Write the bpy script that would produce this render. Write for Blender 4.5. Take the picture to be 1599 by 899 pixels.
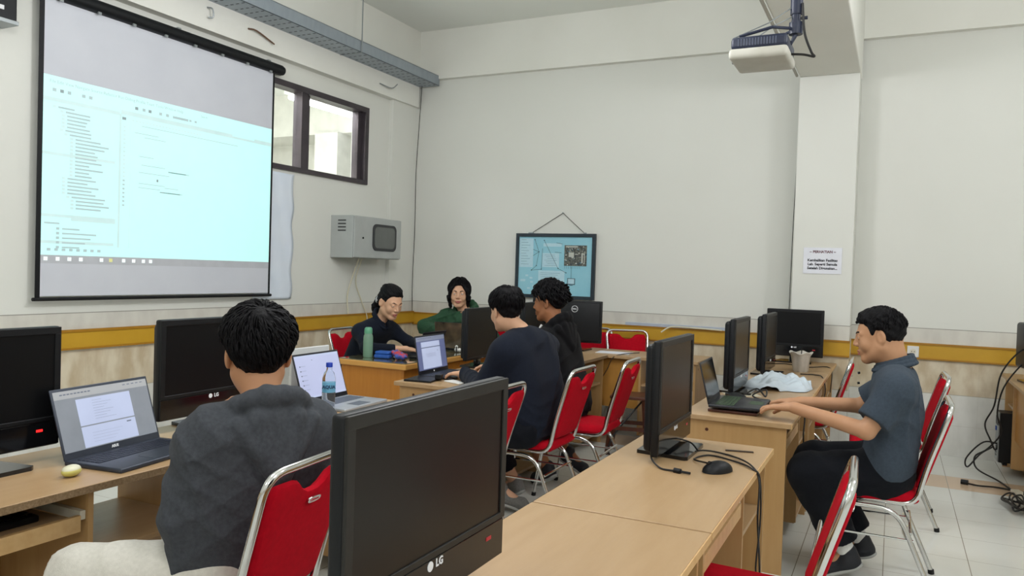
import bpy, bmesh, math, random
import numpy as np
from mathutils import Vector, Matrix
PI = math.pi
random.seed(7)
for o in list(bpy.data.objects): bpy.data.objects.remove(o)
C = bpy.context.scene.collection
sc = bpy.context.scene
# ------------------------------------------------------------------ camera
CAM_H = 1.45
yaw, pitch, roll, FPX = 0.45725, -0.02192, 0.03153, 1212.43
Fv = Vector((-math.sin(yaw)*math.cos(pitch), math.cos(yaw)*math.cos(pitch), math.sin(pitch)))
r0 = Vector((math.cos(yaw), math.sin(yaw), 0)); u0 = r0.cross(Fv)
Rv = r0*math.cos(roll) + u0*math.sin(roll); Uv = -r0*math.sin(roll) + u0*math.cos(roll)
cd = bpy.data.cameras.new('camera'); cam = bpy.data.objects.new('camera', cd); C.objects.link(cam)
m = Matrix.Identity(4)
for i in range(3):
    m[i][0] = Rv[i]; m[i][1] = Uv[i]; m[i][2] = -Fv[i]
m[0][3], m[1][3], m[2][3] = 0, 0, CAM_H
cam.matrix_world = m
cd.sensor_width = 36; cd.lens = 36*FPX/1599; cd.clip_start = 0.05
sc.camera = cam
# ------------------------------------------------------------------ exposure, world, lights
sc.view_settings.view_transform = 'Standard'; sc.view_settings.look = 'None'
sc.view_settings.exposure = 0.76; sc.view_settings.gamma = 1; sc.view_settings.use_curve_mapping = False
w = bpy.data.worlds.new('world'); sc.world = w; w.use_nodes = True
w.node_tree.nodes['Background'].inputs[0].default_value = (0.9, 0.95, 1.0, 1)
w.node_tree.nodes['Background'].inputs[1].default_value = 0.35
def area(name, loc, sx, sy, power, col=(.965, .985, 1.0), rot=(0, 0, 0)):
    l = bpy.data.lights.new(name, 'AREA'); l.shape = 'RECTANGLE'; l.size = sx; l.size_y = sy
    l.energy = power; l.color = col
    o = bpy.data.objects.new(name, l); o.location = loc; o.rotation_euler = rot; C.objects.link(o); return o
def tube_lamp(loc, power, col=(.965, .965, 1.0)):
    l = bpy.data.lights.new('hanging_lamp', 'POINT'); l.energy = power; l.color = col; l.shadow_soft_size = .28
    o = bpy.data.objects.new('hanging_lamp', l); o.location = loc; C.objects.link(o)
for x_, y_, p_ in ((-2.0, -1.6, 32), (-1.8, 1.2, 32), (-2.0, 3.7, 56), (1.5, -1.6, 42), (1.4, 1.6, 42), (1.5, 4.4, 42)):
    tube_lamp((x_, y_, 3.12), p_)
area('next_room_fill', (-6.6, 4.6, 3.8), 1.2, .6, 110)  # unseen fill light added to brighten the room beyond the window
# ------------------------------------------------------------------ materials
def lin(c):
    if isinstance(c, str):
        c = [int(c[i:i+2], 16)/255 for i in (1, 3, 5)]
    return tuple((x/12.92 if x <= .04045 else ((x+.055)/1.055)**2.4) for x in c) + (1,)
def mat(name, col, rough=.6, metal=0, col2=None, scale=8, amt=.5, bump=0, bscale=40, spec=.5, emit=None, estr=1, trans=0, coat=0, ior=1.45, sheen=0, stretch=(1, 1, 1), detail=4):
    m = bpy.data.materials.new(name); m.use_nodes = True
    nt = m.node_tree; b = nt.nodes['Principled BSDF']
    b.inputs['Roughness'].default_value = rough; b.inputs['Metallic'].default_value = metal
    b.inputs['Specular IOR Level'].default_value = spec; b.inputs['IOR'].default_value = ior
    b.inputs['Transmission Weight'].default_value = trans; b.inputs['Coat Weight'].default_value = coat
    b.inputs['Sheen Weight'].default_value = sheen
    tc = nt.nodes.new('ShaderNodeTexCoord'); mp = nt.nodes.new('ShaderNodeMapping')
    mp.inputs['Scale'].default_value = stretch
    nt.links.new(tc.outputs['Object'], mp.inputs[0])
    nz = nt.nodes.new('ShaderNodeTexNoise'); nz.inputs['Scale'].default_value = scale; nz.inputs['Detail'].default_value = detail
    nt.links.new(mp.outputs[0], nz.inputs[0])
    mx = nt.nodes.new('ShaderNodeMix'); mx.data_type = 'RGBA'
    c1 = lin(col); c2 = lin(col2) if col2 else tuple(min(1, v*.88) for v in c1[:3])+(1,)
    mx.inputs[6].default_value = c1; mx.inputs[7].default_value = c2
    mr = nt.nodes.new('ShaderNodeMapRange'); mr.inputs[1].default_value = .5-amt*.5; mr.inputs[2].default_value = .5+amt*.5
    nt.links.new(nz.outputs[0], mr.inputs[0]); nt.links.new(mr.outputs[0], mx.inputs[0])
    nt.links.new(mx.outputs[2], b.inputs['Base Color'])
    if bump:
        n2 = nt.nodes.new('ShaderNodeTexNoise'); n2.inputs['Scale'].default_value = bscale; n2.inputs['Detail'].default_value = 3
        nt.links.new(mp.outputs[0], n2.inputs[0])
        bp = nt.nodes.new('ShaderNodeBump'); bp.inputs['Strength'].default_value = bump; bp.inputs['Distance'].default_value = .01
        nt.links.new(n2.outputs[0], bp.inputs['Height']); nt.links.new(bp.outputs[0], b.inputs['Normal'])
    if emit:
        b.inputs['Emission Color'].default_value = lin(emit); b.inputs['Emission Strength'].default_value = estr
    m['mix'] = 1
    return m
M = {}
def wood(name, a, b_, rough=.38, stretch=(9, 1, 9), scale=3):
    return mat(name, a, rough, col2=b_, scale=scale, amt=.7, stretch=stretch, detail=6, bump=.04, bscale=20)
M['wood'] = wood('light_wood', '#b2946f', '#a78862')
M['woodX'] = wood('light_wood_side', '#ba9666', '#aa8454', stretch=(9, 9, 1))
M['woodedge'] = mat('wood_edge', '#cfac7a', .5, col2='#c09a66', scale=30)
M['woodin'] = wood('inner_wood', '#b98743', '#a87634', stretch=(9, 9, 1))
M['chip'] = mat('chipboard_edge', '#8d765a', .8, col2='#6d5638', scale=160, bump=.3, bscale=150)
M['teach'] = wood('orange_wood', '#c07f31', '#a9691f', stretch=(9, 9, 1))
M['teachedge'] = mat('orange_edge', '#cf9950', .4)
M['glasstop'] = mat('glass_top', '#6f6a4c', .06, coat=1, spec=.8, scale=3)
M['darkwood'] = wood('dark_wood', '#5a2f1f', '#3f2015', stretch=(6, 6, 1))
M['black'] = mat('black_plastic', '#111317', .45, col2='#0d0f12', scale=30, bump=.05, bscale=300, spec=.35)
M['glossblack'] = mat('gloss_black', '#0f1013', .12, spec=.6, scale=10)
M['greyplastic'] = mat('grey_plastic', '#2b2a28', .45, col2='#262523', scale=30, spec=.3)
M['screen'] = mat('matte_screen', '#130f0d', .30, spec=.32, col2='#171210', scale=4)
M['screendark'] = mat('dark_screen', '#0c0d0f', .34, spec=.25, col2='#0f1012', scale=4)
M['chrome'] = mat('chrome', '#d8d8d6', .13, 1, scale=6, col2='#c6c6c6')
M['red'] = mat('red_cloth', '#b80a20', .85, col2='#a8081c', scale=60, bump=.12, bscale=420, sheen=.0, spec=.12)
M['rubber'] = mat('rubber', '#141414', .8)
M['white'] = mat('white_plastic', '#e6e6e2', .45)
M['offwhite'] = mat('offwhite_plastic', '#dcd8c8', .45, col2='#cdc7b2', scale=20)
M['logo'] = mat('logo_silver', '#d6d8da', .35, emit='#c9cccf', estr=.12)
M['led'] = mat('red_led', '#b01515', .4, emit='#ff2020', estr=1.4)
M['leddim'] = mat('red_mark', '#7a1f26', .4, emit='#b02030', estr=.25)
M['paper'] = mat('paper', '#e8eaf2', .8)
M['ink'] = mat('ink', '#2b2b33', .8)
M['cable'] = mat('black_cable', '#1b1a1a', .5)
M['whitecable'] = mat('cream_cable', '#dcd6bc', .5)
M['aluframe'] = mat('brown_aluminium', '#4a4348', .35, .3, col2='#3d373c')
M['metal'] = mat('grey_metal', '#9aa0a2', .4, .6)
# ------------------------------------------------------------------ mesh builder
class MB:
    def __init__(s): s.v = []; s.f = []; s.mi = []
    def add(s, vs, fs, mi=0, M4=None):
        n = len(s.v)
        for v in vs:
            v = Vector(v); s.v.append(tuple(M4 @ v) if M4 else tuple(v))
        for f in fs: s.f.append([n+i for i in f]); s.mi.append(mi)
        return s
    def box(s, x0, x1, y0, y1, z0, z1, mi=0, M4=None, b=0):
        if b <= 0:
            vs = [(x0,y0,z0),(x1,y0,z0),(x1,y1,z0),(x0,y1,z0),(x0,y0,z1),(x1,y0,z1),(x1,y1,z1),(x0,y1,z1)]
            return s.add(vs, [(0,3,2,1),(4,5,6,7),(0,1,5,4),(1,2,6,5),(2,3,7,6),(3,0,4,7)], mi, M4)
        bm = bmesh.new(); bmesh.ops.create_cube(bm, size=1)
        for v in bm.verts: v.co = Vector(((x0+x1)/2+v.co.x*(x1-x0), (y0+y1)/2+v.co.y*(y1-y0), (z0+z1)/2+v.co.z*(z1-z0)))
        b = min(b, .49*min(x1-x0, y1-y0, z1-z0))
        bmesh.ops.bevel(bm, geom=list(bm.edges), offset=b, segments=3, profile=.5, affect='EDGES')
        bm.verts.index_update()
        s.add([v.co[:] for v in bm.verts], [[v.index for v in f.verts] for f in bm.faces], mi, M4); bm.free(); return s
    def prism(s, pts, d, mi=0, M4=None):
        # pts: 2D outline (x,y), extruded 0..d in z
        n = len(pts)
        vs = [(x, y, 0) for x, y in pts]+[(x, y, d) for x, y in pts]
        fs = [list(range(n))[::-1], list(range(n, 2*n))]+[(i, (i+1) % n, n+(i+1) % n, n+i) for i in range(n)]
        return s.add(vs, fs, mi, M4)
    def tube(s, path, r, mi=0, n=8, closed=False, taper=None, M4=None, flat=1):
        P_ = [Vector(p) for p in path]; L = len(P_)
        if L < 2: return s
        prev = None; rings = []
        for i, p in enumerate(P_):
            if closed: t = P_[(i+1) % L]-P_[i-1]
            else: t = P_[min(i+1, L-1)]-P_[max(i-1, 0)]
            if t.length < 1e-9: t = Vector((0, 0, 1))
            t.normalize()
            if prev is None:
                a = Vector((0, 0, 1)) if abs(t.z) < .9 else Vector((1, 0, 0))
                nn = (a-t*a.dot(t)).normalized()
            else:
                nn = prev-t*prev.dot(t)
                nn = nn.normalized() if nn.length > 1e-6 else t.orthogonal().normalized()
            prev = nn; bb = t.cross(nn)
            rr = r*(taper(i/(L-1)) if taper else 1)
            rings.append([p+nn*math.cos(2*PI*k/n)*rr*flat+bb*math.sin(2*PI*k/n)*rr for k in range(n)])
        vs = [v for rg in rings for v in rg]; fs = []
        for i in range(L if closed else L-1):
            for k in range(n):
                a = i*n+k; b_ = i*n+(k+1) % n; c = ((i+1) % L)*n+(k+1) % n; d = ((i+1) % L)*n+k
                fs.append((a, b_, c, d))
        if not closed: fs += [list(range(n))[::-1], list(range((L-1)*n, L*n))]
        return s.add(vs, fs, mi, M4)
    @staticmethod
    def mirror(q):
        q.v = [(a[0], -a[1], a[2]) for a in q.v]; return q
    def cyl(s, p0, p1, r, mi=0, n=16, M4=None): return s.tube([p0, p1], r, mi, n, M4=M4)
    def lathe(s, prof, c=(0, 0, 0), mi=0, n=24, M4=None):
        vs = []; fs = []; L = len(prof)
        for r, z in prof:
            for k in range(n): vs.append((c[0]+r*math.cos(2*PI*k/n), c[1]+r*math.sin(2*PI*k/n), c[2]+z))
        for i in range(L-1):
            for k in range(n): fs.append((i*n+k, i*n+(k+1) % n, (i+1)*n+(k+1) % n, (i+1)*n+k))
        if prof[0][0] > 1e-4: fs.append(list(range(n))[::-1])
        if prof[-1][0] > 1e-4: fs.append(list(range((L-1)*n, L*n)))
        return s.add(vs, fs, mi, M4)
    def sphere(s, c, r, mi=0, n=16, sc_=(1, 1, 1), M4=None):
        pr = [(math.sin(PI*i/(n//2))*1.0, -math.cos(PI*i/(n//2))) for i in range(n//2+1)]
        vs = []; fs = []
        for a, z in pr:
            for k in range(n): vs.append((c[0]+r*sc_[0]*a*math.cos(2*PI*k/n), c[1]+r*sc_[1]*a*math.sin(2*PI*k/n), c[2]+r*sc_[2]*z))
        for i in range(n//2):
            for k in range(n): fs.append((i*n+k, i*n+(k+1) % n, (i+1)*n+(k+1) % n, (i+1)*n+k))
        return s.add(vs, fs, mi, M4)
    def text(s, body, size, M4, mi=0, depth=.0006, align='CENTER', bold=0):
        cu = bpy.data.curves.new('t', 'FONT'); cu.body = body; cu.size = size; cu.extrude = depth
        cu.align_x = align; cu.align_y = 'CENTER'; cu.resolution_u = 2; cu.offset = bold
        ob = bpy.data.objects.new('t', cu); C.objects.link(ob)
        bpy.context.view_layer.update()
        me = bpy.data.meshes.new_from_object(ob.evaluated_get(bpy.context.evaluated_depsgraph_get()))
        s.add([v.co[:] for v in me.vertices], [list(p.vertices) for p in me.polygons], mi, M4)
        bpy.data.objects.remove(ob); bpy.data.curves.remove(cu); bpy.data.meshes.remove(me); return s
    def build(s, name, mats, parent=None, smooth=False, loc=None, rz=0):
        me = bpy.data.meshes.new(name)
        me.from_pydata(s.v, [], s.f)
        if not isinstance(mats, (list, tuple)): mats = [mats]
        for m_ in mats: me.materials.append(m_)
        me.polygons.foreach_set('material_index', np.array(s.mi, dtype=np.int32))
        bm = bmesh.new(); bm.from_mesh(me); bmesh.ops.recalc_face_normals(bm, faces=bm.faces); bm.to_mesh(me); bm.free()
        if smooth:
            me.polygons.foreach_set('use_smooth', np.ones(len(me.polygons), dtype=bool))
            try: me.set_sharp_from_angle(angle=math.radians(40))
            except Exception: pass
        me.update()
        ob = bpy.data.objects.new(name, me); C.objects.link(ob)
        if parent: ob.parent = parent
        if loc: ob.location = loc
        if rz: ob.rotation_euler = (0, 0, rz)
        return ob
def tag(o, label=None, cat=None, group=None, kind=None):
    if label: o['label'] = label
    if cat: o['category'] = cat
    if group: o['group'] = group
    if kind: o['kind'] = kind
    return o
def empty(name, loc, rz=0, label=None, cat=None, group=None):
    o = bpy.data.objects.new(name, None); o.empty_display_size = .1; o.location = loc; o.rotation_euler = (0, 0, rz)
    C.objects.link(o); return tag(o, label, cat, group)
def struct(name, mb, mats, smooth=False):
    return tag(mb.build(name, mats, smooth=smooth), kind='structure')
def copy_tree(o, parent=None):
    c = o.copy(); C.objects.link(c)
    if parent: c.parent = parent
    for ch in o.children: copy_tree(ch, c)
    return c
def rounded(pts, r, n=5, closed=False):
    P_ = [Vector(p) for p in pts]; out = []
    L = len(P_)
    for i, p in enumerate(P_):
        if not closed and i in (0, L-1): out.append(p); continue
        a = P_[i-1]-p; b = P_[(i+1) % L]-p
        d = min(r, a.length*.49, b.length*.49); A = p+a.normalized()*d; B = p+b.normalized()*d
        for k in range(n+1):
            t = k/n; out.append(A*(1-t)**2+p*2*t*(1-t)+B*t*t)
    return out
def spline(pts, n=8):
    P_ = [Vector(p) for p in pts]; P_ = [P_[0]*2-P_[1]]+P_+[P_[-1]*2-P_[-2]]; out = []
    for i in range(1, len(P_)-2):
        p0, p1, p2, p3 = P_[i-1:i+3]
        for k in range(n):
            t = k/n; out.append(.5*((2*p1)+(-p0+p2)*t+(2*p0-5*p1+4*p2-p3)*t*t+(-p0+3*p1-3*p2+p3)*t**3))
    out.append(P_[-2]); return out
def T(x=0, y=0, z=0, rx=0, ry=0, rz=0):
    return Matrix.Translation((x, y, z)) @ Matrix.Rotation(rz, 4, 'Z') @ Matrix.Rotation(ry, 4, 'Y') @ Matrix.Rotation(rx, 4, 'X')
def frame(o, ex, ey, ez):
    m_ = Matrix.Identity(4)
    for i in range(3): m_[i][0] = ex[i]; m_[i][1] = ey[i]; m_[i][2] = ez[i]; m_[i][3] = o[i]
    return m_
FACEX = lambda x, y, z: frame((x, y, z), (0, 1, 0), (0, 0, 1), (1, 0, 0))    # text plane facing +X, reading along +Y
FACENY = lambda x, y, z: frame((x, y, z), (1, 0, 0), (0, 0, 1), (0, -1, 0))  # facing -Y, reading along +X
# ------------------------------------------------------------------ room shell
XL, YB, ZC, XR, YF = -5.01, 7.53, 4.12, 3.6, -3.4
def wallmat(name, axis):
    """painted wall over a tiled lower part, split by height (object z = world z)"""
    m_ = mat(name, '#dfe0da', .75, col2='#d9dad3', scale=1.2, amt=.9, bump=.03, bscale=12)
    nt = m_.node_tree; b = nt.nodes['Principled BSDF']; paint = [l for l in nt.links if l.to_socket == b.inputs['Base Color']][0].from_socket
    tc = nt.nodes.new('ShaderNodeTexCoord'); sx = nt.nodes.new('ShaderNodeSeparateXYZ'); nt.links.new(tc.outputs['Object'], sx.inputs[0])
    hor = sx.outputs[axis]; z = sx.outputs[2]
    def math_(op, a, b_=None, clamp=False):
        n = nt.nodes.new('ShaderNodeMath'); n.operation = op; n.use_clamp = clamp
        for i, q in enumerate((a, b_)):
            if q is None: continue
            if isinstance(q, (int, float)): n.inputs[i].default_value = q
            else: nt.links.new(q, n.inputs[i])
        return n.outputs[0]
    def mix(f, a, b_):
        n = nt.nodes.new('ShaderNodeMix'); n.data_type = 'RGBA'; nt.links.new(f, n.inputs[0])
        for i, q in ((6, a), (7, b_)):
            if isinstance(q, tuple): n.inputs[i].default_value = q
            else: nt.links.new(q, n.inputs[i])
        return n.outputs[2]
    # mottled marble-look tile
    mp = nt.nodes.new('ShaderNodeMapping'); mp.inputs['Scale'].default_value = (1, 1, .45); nt.links.new(tc.outputs['Object'], mp.inputs[0])
    nz = nt.nodes.new('ShaderNodeTexNoise'); nz.inputs['Scale'].default_value = 9; nz.inputs['Detail'].default_value = 7; nt.links.new(mp.outputs[0], nz.inputs[0])
    cr = nt.nodes.new('ShaderNodeMapRange'); cr.inputs[1].default_value = .38; cr.inputs[2].default_value = .62; nt.links.new(nz.outputs[0], cr.inputs[0])
    beige = mix(cr.outputs[0], lin('#d8cdb6'), lin('#bfae92'))
    white = mix(cr.outputs[0], lin('#dcdcd6'), lin('#cfcfc8'))
    panel = mix(cr.outputs[0], lin('#d7d5cc'), lin('#cdcac2'))
    col = mix(math_('GREATER_THAN', z, .52), white, beige)
    col = mix(math_('GREATER_THAN', z, .81), col, panel)
    # joints
    fr = math_('FRACT', math_('DIVIDE', math_('ADD', hor, 10), .26)); j1 = math_('LESS_THAN', fr, .012)
    j2 = math_('LESS_THAN', math_('ABSOLUTE', math_('SUBTRACT', z, .52)), .0025)
    j3 = math_('LESS_THAN', math_('ABSOLUTE', math_('SUBTRACT', z, .26)), .002)
    lowj = math_('MULTIPLY', math_('MAXIMUM', math_('MULTIPLY', j1, .25), math_('MAXIMUM', j2, math_('MULTIPLY', j3, .3))), math_('LESS_THAN', z, .8))
    col = mix(lowj, col, lin('#a8a394'))
    col = mix(math_('GREATER_THAN', z, 1.07), col, paint)
    j4 = math_('LESS_THAN', math_('ABSOLUTE', math_('SUBTRACT', z, 1.07)), .0028)
    col = mix(math_('MULTIPLY', j4, .8), col, lin('#77756b'))
    nt.links.new(col, b.inputs['Base Color'])
    rg = math_('ADD', math_('MULTIPLY', math_('GREATER_THAN', z, 1.07), .45), .3); nt.links.new(rg, b.inputs['Roughness'])
    return m_
M['wallY'] = wallmat('painted_wall_across', 0); M['wallX'] = wallmat('painted_wall_along', 1)
M['ceil'] = mat('ceiling_paint', '#eff1ec', .85, col2='#e8ebe4', scale=1, amt=.8)
M['cream'] = mat('cream_paint', '#e9e9e2', .8, col2='#e2e2da', scale=1.5)
# floor: white tiles with beige bands
def floormat():
    m_ = mat('floor_tile', '#dbddd8', .15, col2='#d1d3cb', scale=2.5, amt=.8, spec=.5)
    nt = m_.node_tree; b = nt.nodes['Principled BSDF']; base = [l for l in nt.links if l.to_socket == b.inputs['Base Color']][0].from_socket
    tc = nt.nodes.new('ShaderNodeTexCoord'); sx = nt.nodes.new('ShaderNodeSeparateXYZ'); nt.links.new(tc.outputs['Object'], sx.inputs[0])
    def mth(op, a, b_):
        n = nt.nodes.new('ShaderNodeMath'); n.operation = op
        for i, q in enumerate((a, b_)):
            if isinstance(q, (int, float)): n.inputs[i].default_value = q
            elif q is not None: nt.links.new(q, n.inputs[i])
        return n.outputs[0]
    fx = mth('FRACT', mth('DIVIDE', mth('ADD', sx.outputs[0], 7.6), .4), None); fy = mth('FRACT', mth('DIVIDE', mth('ADD', sx.outputs[1], 8.07), .4), None)
    j = mth('MAXIMUM', mth('LESS_THAN', fx, .011), mth('MULTIPLY', mth('LESS_THAN', fy, .011), .6))
    band = mth('MULTIPLY', mth('GREATER_THAN', sx.outputs[1], 6.33), mth('LESS_THAN', sx.outputs[1], 6.73))
    def mix(f, a, b2):
        n = nt.nodes.new('ShaderNodeMix'); n.data_type = 'RGBA'; nt.links.new(f, n.inputs[0])
        for i, q in ((6, a), (7, b2)):
            if isinstance(q, tuple): n.inputs[i].default_value = q
            else: nt.links.new(q, n.inputs[i])
        return n.outputs[2]
    c = mix(band, base, lin('#cdb498')); c = mix(j, c, lin('#8f8b7f')); nt.links.new(c, b.inputs['Base Color']); return m_
M['floor'] = floormat()
struct('floor', MB().box(XL-.2, XR+.2, YF-.2, YB+.2, -.12, 0), M['floor'])
struct('ceiling', MB().box(XL-.2, XR+.2, YF-.2, YB+.2, ZC, ZC+.12), M['ceil'])
struct('wall_back', MB().box(XL-.2, XR+.2, YB, YB+.2, 0, ZC), M['wallY'])
struct('wall_front', MB().box(XL-.2, XR+.2, YF-.2, YF, 0, ZC), M['wallY'])
struct('wall_right', MB().box(XR, XR+.2, YF, YB, 0, ZC), M['wallX'])
WY0, WY1, WZ0, WZ1 = 4.0, 6.63, 2.30, 3.10     # clerestory window opening in the left wall
lw = MB()
lw.box(XL-.2, XL, YF, WY0, 0, ZC); lw.box(XL-.2, XL, WY1, YB, 0, ZC)
lw.box(XL-.2, XL, WY0, WY1, 0, WZ0); lw.box(XL-.2, XL, WY0, WY1, WZ1, ZC)
struct('wall_left', lw, M['wallX'])
# beams and columns
struct('trim_1', MB().box(XL, XR, YB-.07, YB, 3.575, ZC), M['cream'])          # ring beam on back wall
struct('trim_2', MB().box(XL, XL+.09, YF, YB-.07, 3.27, ZC), M['cream'])       # ring beam on left wall
struct('trim_3', MB().box(-.81, -.32, YF, YB-.07, 3.22, ZC, b=.012), M['cream'])     # main cross beam
struct('trim_4', MB().box(-.81, -.325, 7.2, YB, 0, 3.22, b=.008), M['wallY'])   # column under the beam
struct('trim_5', MB().box(XL, XL+.05, 7.02, YB, 0, 3.27), M['wallX'])          # shallow corner pier
# yellow trunking strip on the walls
M['yellow'] = mat('mustard_trunking', '#c79b2e', .42, col2='#bb9026', scale=5, amt=.6)
M['yellowedge'] = mat('brown_edge', '#a8771a', .5)
def strip(name, x0, y0, x1, y1, nx, ny):
    mb = MB(); t = .02
    if ny:
        mb.box(x0, x1, y0-t, y0, .815, .935); mb.box(x0, x1, y0-t-.008, y0, .930, .945, 1); mb.box(x0, x1, y0-t-.006, y0, .805, .818, 1)
    else:
        mb.box(x0, x0+t, y0, y1, .83, .945); mb.box(x0, x0+t+.008, y0, y1, .94, .957, 1); mb.box(x0, x0+t+.006, y0, y1, .82, .833, 1)
        for k in range(6): mb.box(x0+t, x0+t+.002, y0+1.9*k+.6, y0+1.9*k+.606, .83, .945, 1)
    return struct(name, mb, [M['yellow'], M['yellowedge']])
strip('trim_6', XL+.05, YB, -.81, YB, 0, 1)
strip('trim_7', -.325, YB, XR, YB, 0, 1)
strip('trim_8', -.815, 7.2, -.32, 7.2, 0, 1)
strip('trim_9', XL, YF, XL, 7.02, 1, 0)
strip('trim_10', XL+.05, 7.02, XL+.05, YB-.03, 1, 0)
# room beyond the high window
nr = MB()
nr.box(-9.2, -9.1, 3, 9.5, 1.5, 3.9); nr.box(-9.2, XL-.2, 9.4, 9.5, 1.5, 3.9); nr.box(-9.2, XL-.2, 3, 3.1, 1.5, 3.9)
struct('wall_next_room', nr, M['cream'])
struct('ceiling_next_room', MB().box(-9.2, XL-.2, 3, 9.5, 3.9, 4.0), M['ceil'])
struct('floor_next_room', MB().box(-9.2, XL-.2, 3, 9.5, 1.4, 1.5), M['cream'])
struct('trim_11', MB().box(-7.4, -7.0, 8.6, 9.4, 1.5, 3.3).box(-9.1, XL-.2, 8.7, 9.4, 3.3, 3.9), M['cream'])
# window frame
wf = MB(); fx0, fx1 = XL-.10, XL+.025
wf.box(fx0, fx1, WY0, WY1, WZ1-.055, WZ1); wf.box(fx0, fx1, WY0, WY1, WZ0, WZ0+.045)
wf.box(fx0, fx1, WY1-.055, WY1, WZ0+.045, WZ1-.055); wf.box(fx0, fx1, WY0, WY0+.05, WZ0+.045, WZ1-.055)
wf.box(fx0+.01, fx1-.01, 5.62, 5.70, WZ0+.045, WZ1-.055); wf.box(fx0+.0, fx1-.05, 5.70, 5.77, WZ0+.045, WZ1-.055)
wf.box(fx0, fx1-.05, WY1-.12, WY1-.055, WZ0+.045, WZ1-.055)
win = struct('window_1', wf, M['aluframe'])
M['glass'] = mat('window_glass', '#ffffff', .02, trans=1, ior=1.02, spec=.3)
tag(MB().box(XL-.06, XL-.055, WY0+.05, WY1-.05, WZ0+.045, WZ1-.055).build('glass_pane', M['glass'], win))
# lamp seen in the next room
M['lampglow'] = mat('lamp_tube', '#ffffff', .5, emit='#f4f8ff', estr=9)
lt = empty('fluorescent_lamp', (-6.6, 8.33, 3.46), 0, 'glowing fluorescent lamp in the next room seen through the high window', 'lamp')
MB().cyl((-.02, -1.1, 0), (-.02, .06, 0), .03).build('tube', M['lampglow'], lt, True)
MB().box(-.07, .03, -1.15, .1, .035, .08).box(-.03, -.01, -.5, -.48, .08, .44).build('housing', M['white'], lt)
# ------------------------------------------------------------------ desks
def desk(y0, y1, label, xf=-.425, d=.54, z=.75, rot=0, group='computer desks in rows', flip=0):
    """user side +X; origin on the floor below the front edge centre"""
    L = y1-y0; h = L/2
    t = empty('computer_desk', (xf, (y0+y1)/2, 0), rot, label, 'desk', group)
    MB().box(-d, 0, -h+.002, h-.002, z-.025, z-.0, 0, b=.003).build('desk_top', M['wood'], t)
    MB().box(-.001, .003, -h+.002, h-.002, z-.024, z-.002).build('edge_band', M['chip'] if xf < -2 else M['woodedge'], t)
    for s in (-1, 1):
        MB().box(-d+.03, -.025, s*(h-.035)-.009, s*(h-.035)+.009, 0, z-.025).cyl((-.41, s*(h-.035)-.0095, z-.075), (-.41, s*(h-.035)+.0095, z-.075), .009, 1, 10).build('side_panel', [M['woodX'], M['darkwood']], t)
    dv = h-.50; F = MB.mirror if flip else (lambda q: q)
    F(MB().box(-d+.03, -.03, dv-.009, dv+.009, .08, z-.025)).build('divider', M['woodX'], t)
    F(MB().box(-d+.05, -.04, dv+.01, h-.046, .50, .517)).build('shelf', M['wood'], t)
    F(MB().box(-d+.05, -.04, dv+.01, h-.046, .07, .087)).build('shelf', M['wood'], t)
    F(MB().box(-d+.05, -d+.066, -h+.046, dv-.01, .30, z-.026)).build('back_panel', M['woodin'], t)
    F(MB().box(-.46, -.035, -h+.07, dv-.03, .615, .632).box(-.05, -.034, -h+.07, dv-.03, .60, .650, 1)).build('keyboard_tray', [M['wood'], M['woodedge']], t)
    for yy in (-h+.047, dv-.029):
        F(MB().box(-.44, -.04, yy, yy+.018, .634, .662)).build('drawer_rail', M['offwhite'], t)
    return t
dk = [
 (-.30, .925, -.425, 'light wooden computer desk at the bottom edge, nearest the camera, mostly out of view'),
 (.93, 2.145, -.425, 'light wooden computer desk carrying the large black monitor in the foreground'),
 (2.15, 3.365, -.425, 'light wooden computer desk with the black mouse and the slim monitor seen edge-on'),
 (3.96, 5.14, -.42, 'light wooden computer desk where the man in the grey polo types'),
 (5.145, 6.32, -.42, 'light wooden computer desk under the crumpled pale cloth'),
 (6.325, 7.17, -.42, 'light wooden computer desk against the back wall column, below the monitor facing the camera'),
 (-.34, .875, -2.2, 'light wooden computer desk at the far left edge of the frame'),
 (.88, 2.095, -2.2, 'light wooden computer desk holding the laptop with a text document at the left'),
 (2.10, 3.40, -2.2, 'light wooden computer desk under the water bottle and the silver laptop'),
 (3.96, 5.16, -2.2, 'light wooden computer desk where the man in the black sweater types'),
 (5.165, 6.38, -2.2, 'light wooden computer desk in front of the curly-haired person, joining the corner desk'),
]
for y0, y1, xf, lb in dk[1:6]+dk[7:]: desk(y0, y1, lb, xf, flip=(y0 == 5.145))
# corner desk along the back wall
desk(-.56, .56, 'wooden computer desk set crosswise near the back wall with a sheet of paper on it', 0, group='computer desks in rows', flip=1).location = (0, 0, 0)
cdesk = [o for o in C.objects if o.name.startswith('computer_desk')][-1]
cdesk.location = (-1.98, 6.93, 0); cdesk.rotation_euler = (0, 0, PI/2)
# right-hand desk (its open back towards the aisle)
rd = desk(6.05, 7.40, 'light wooden computer desk at the right edge holding the monitor seen from behind', 1.345)
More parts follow.
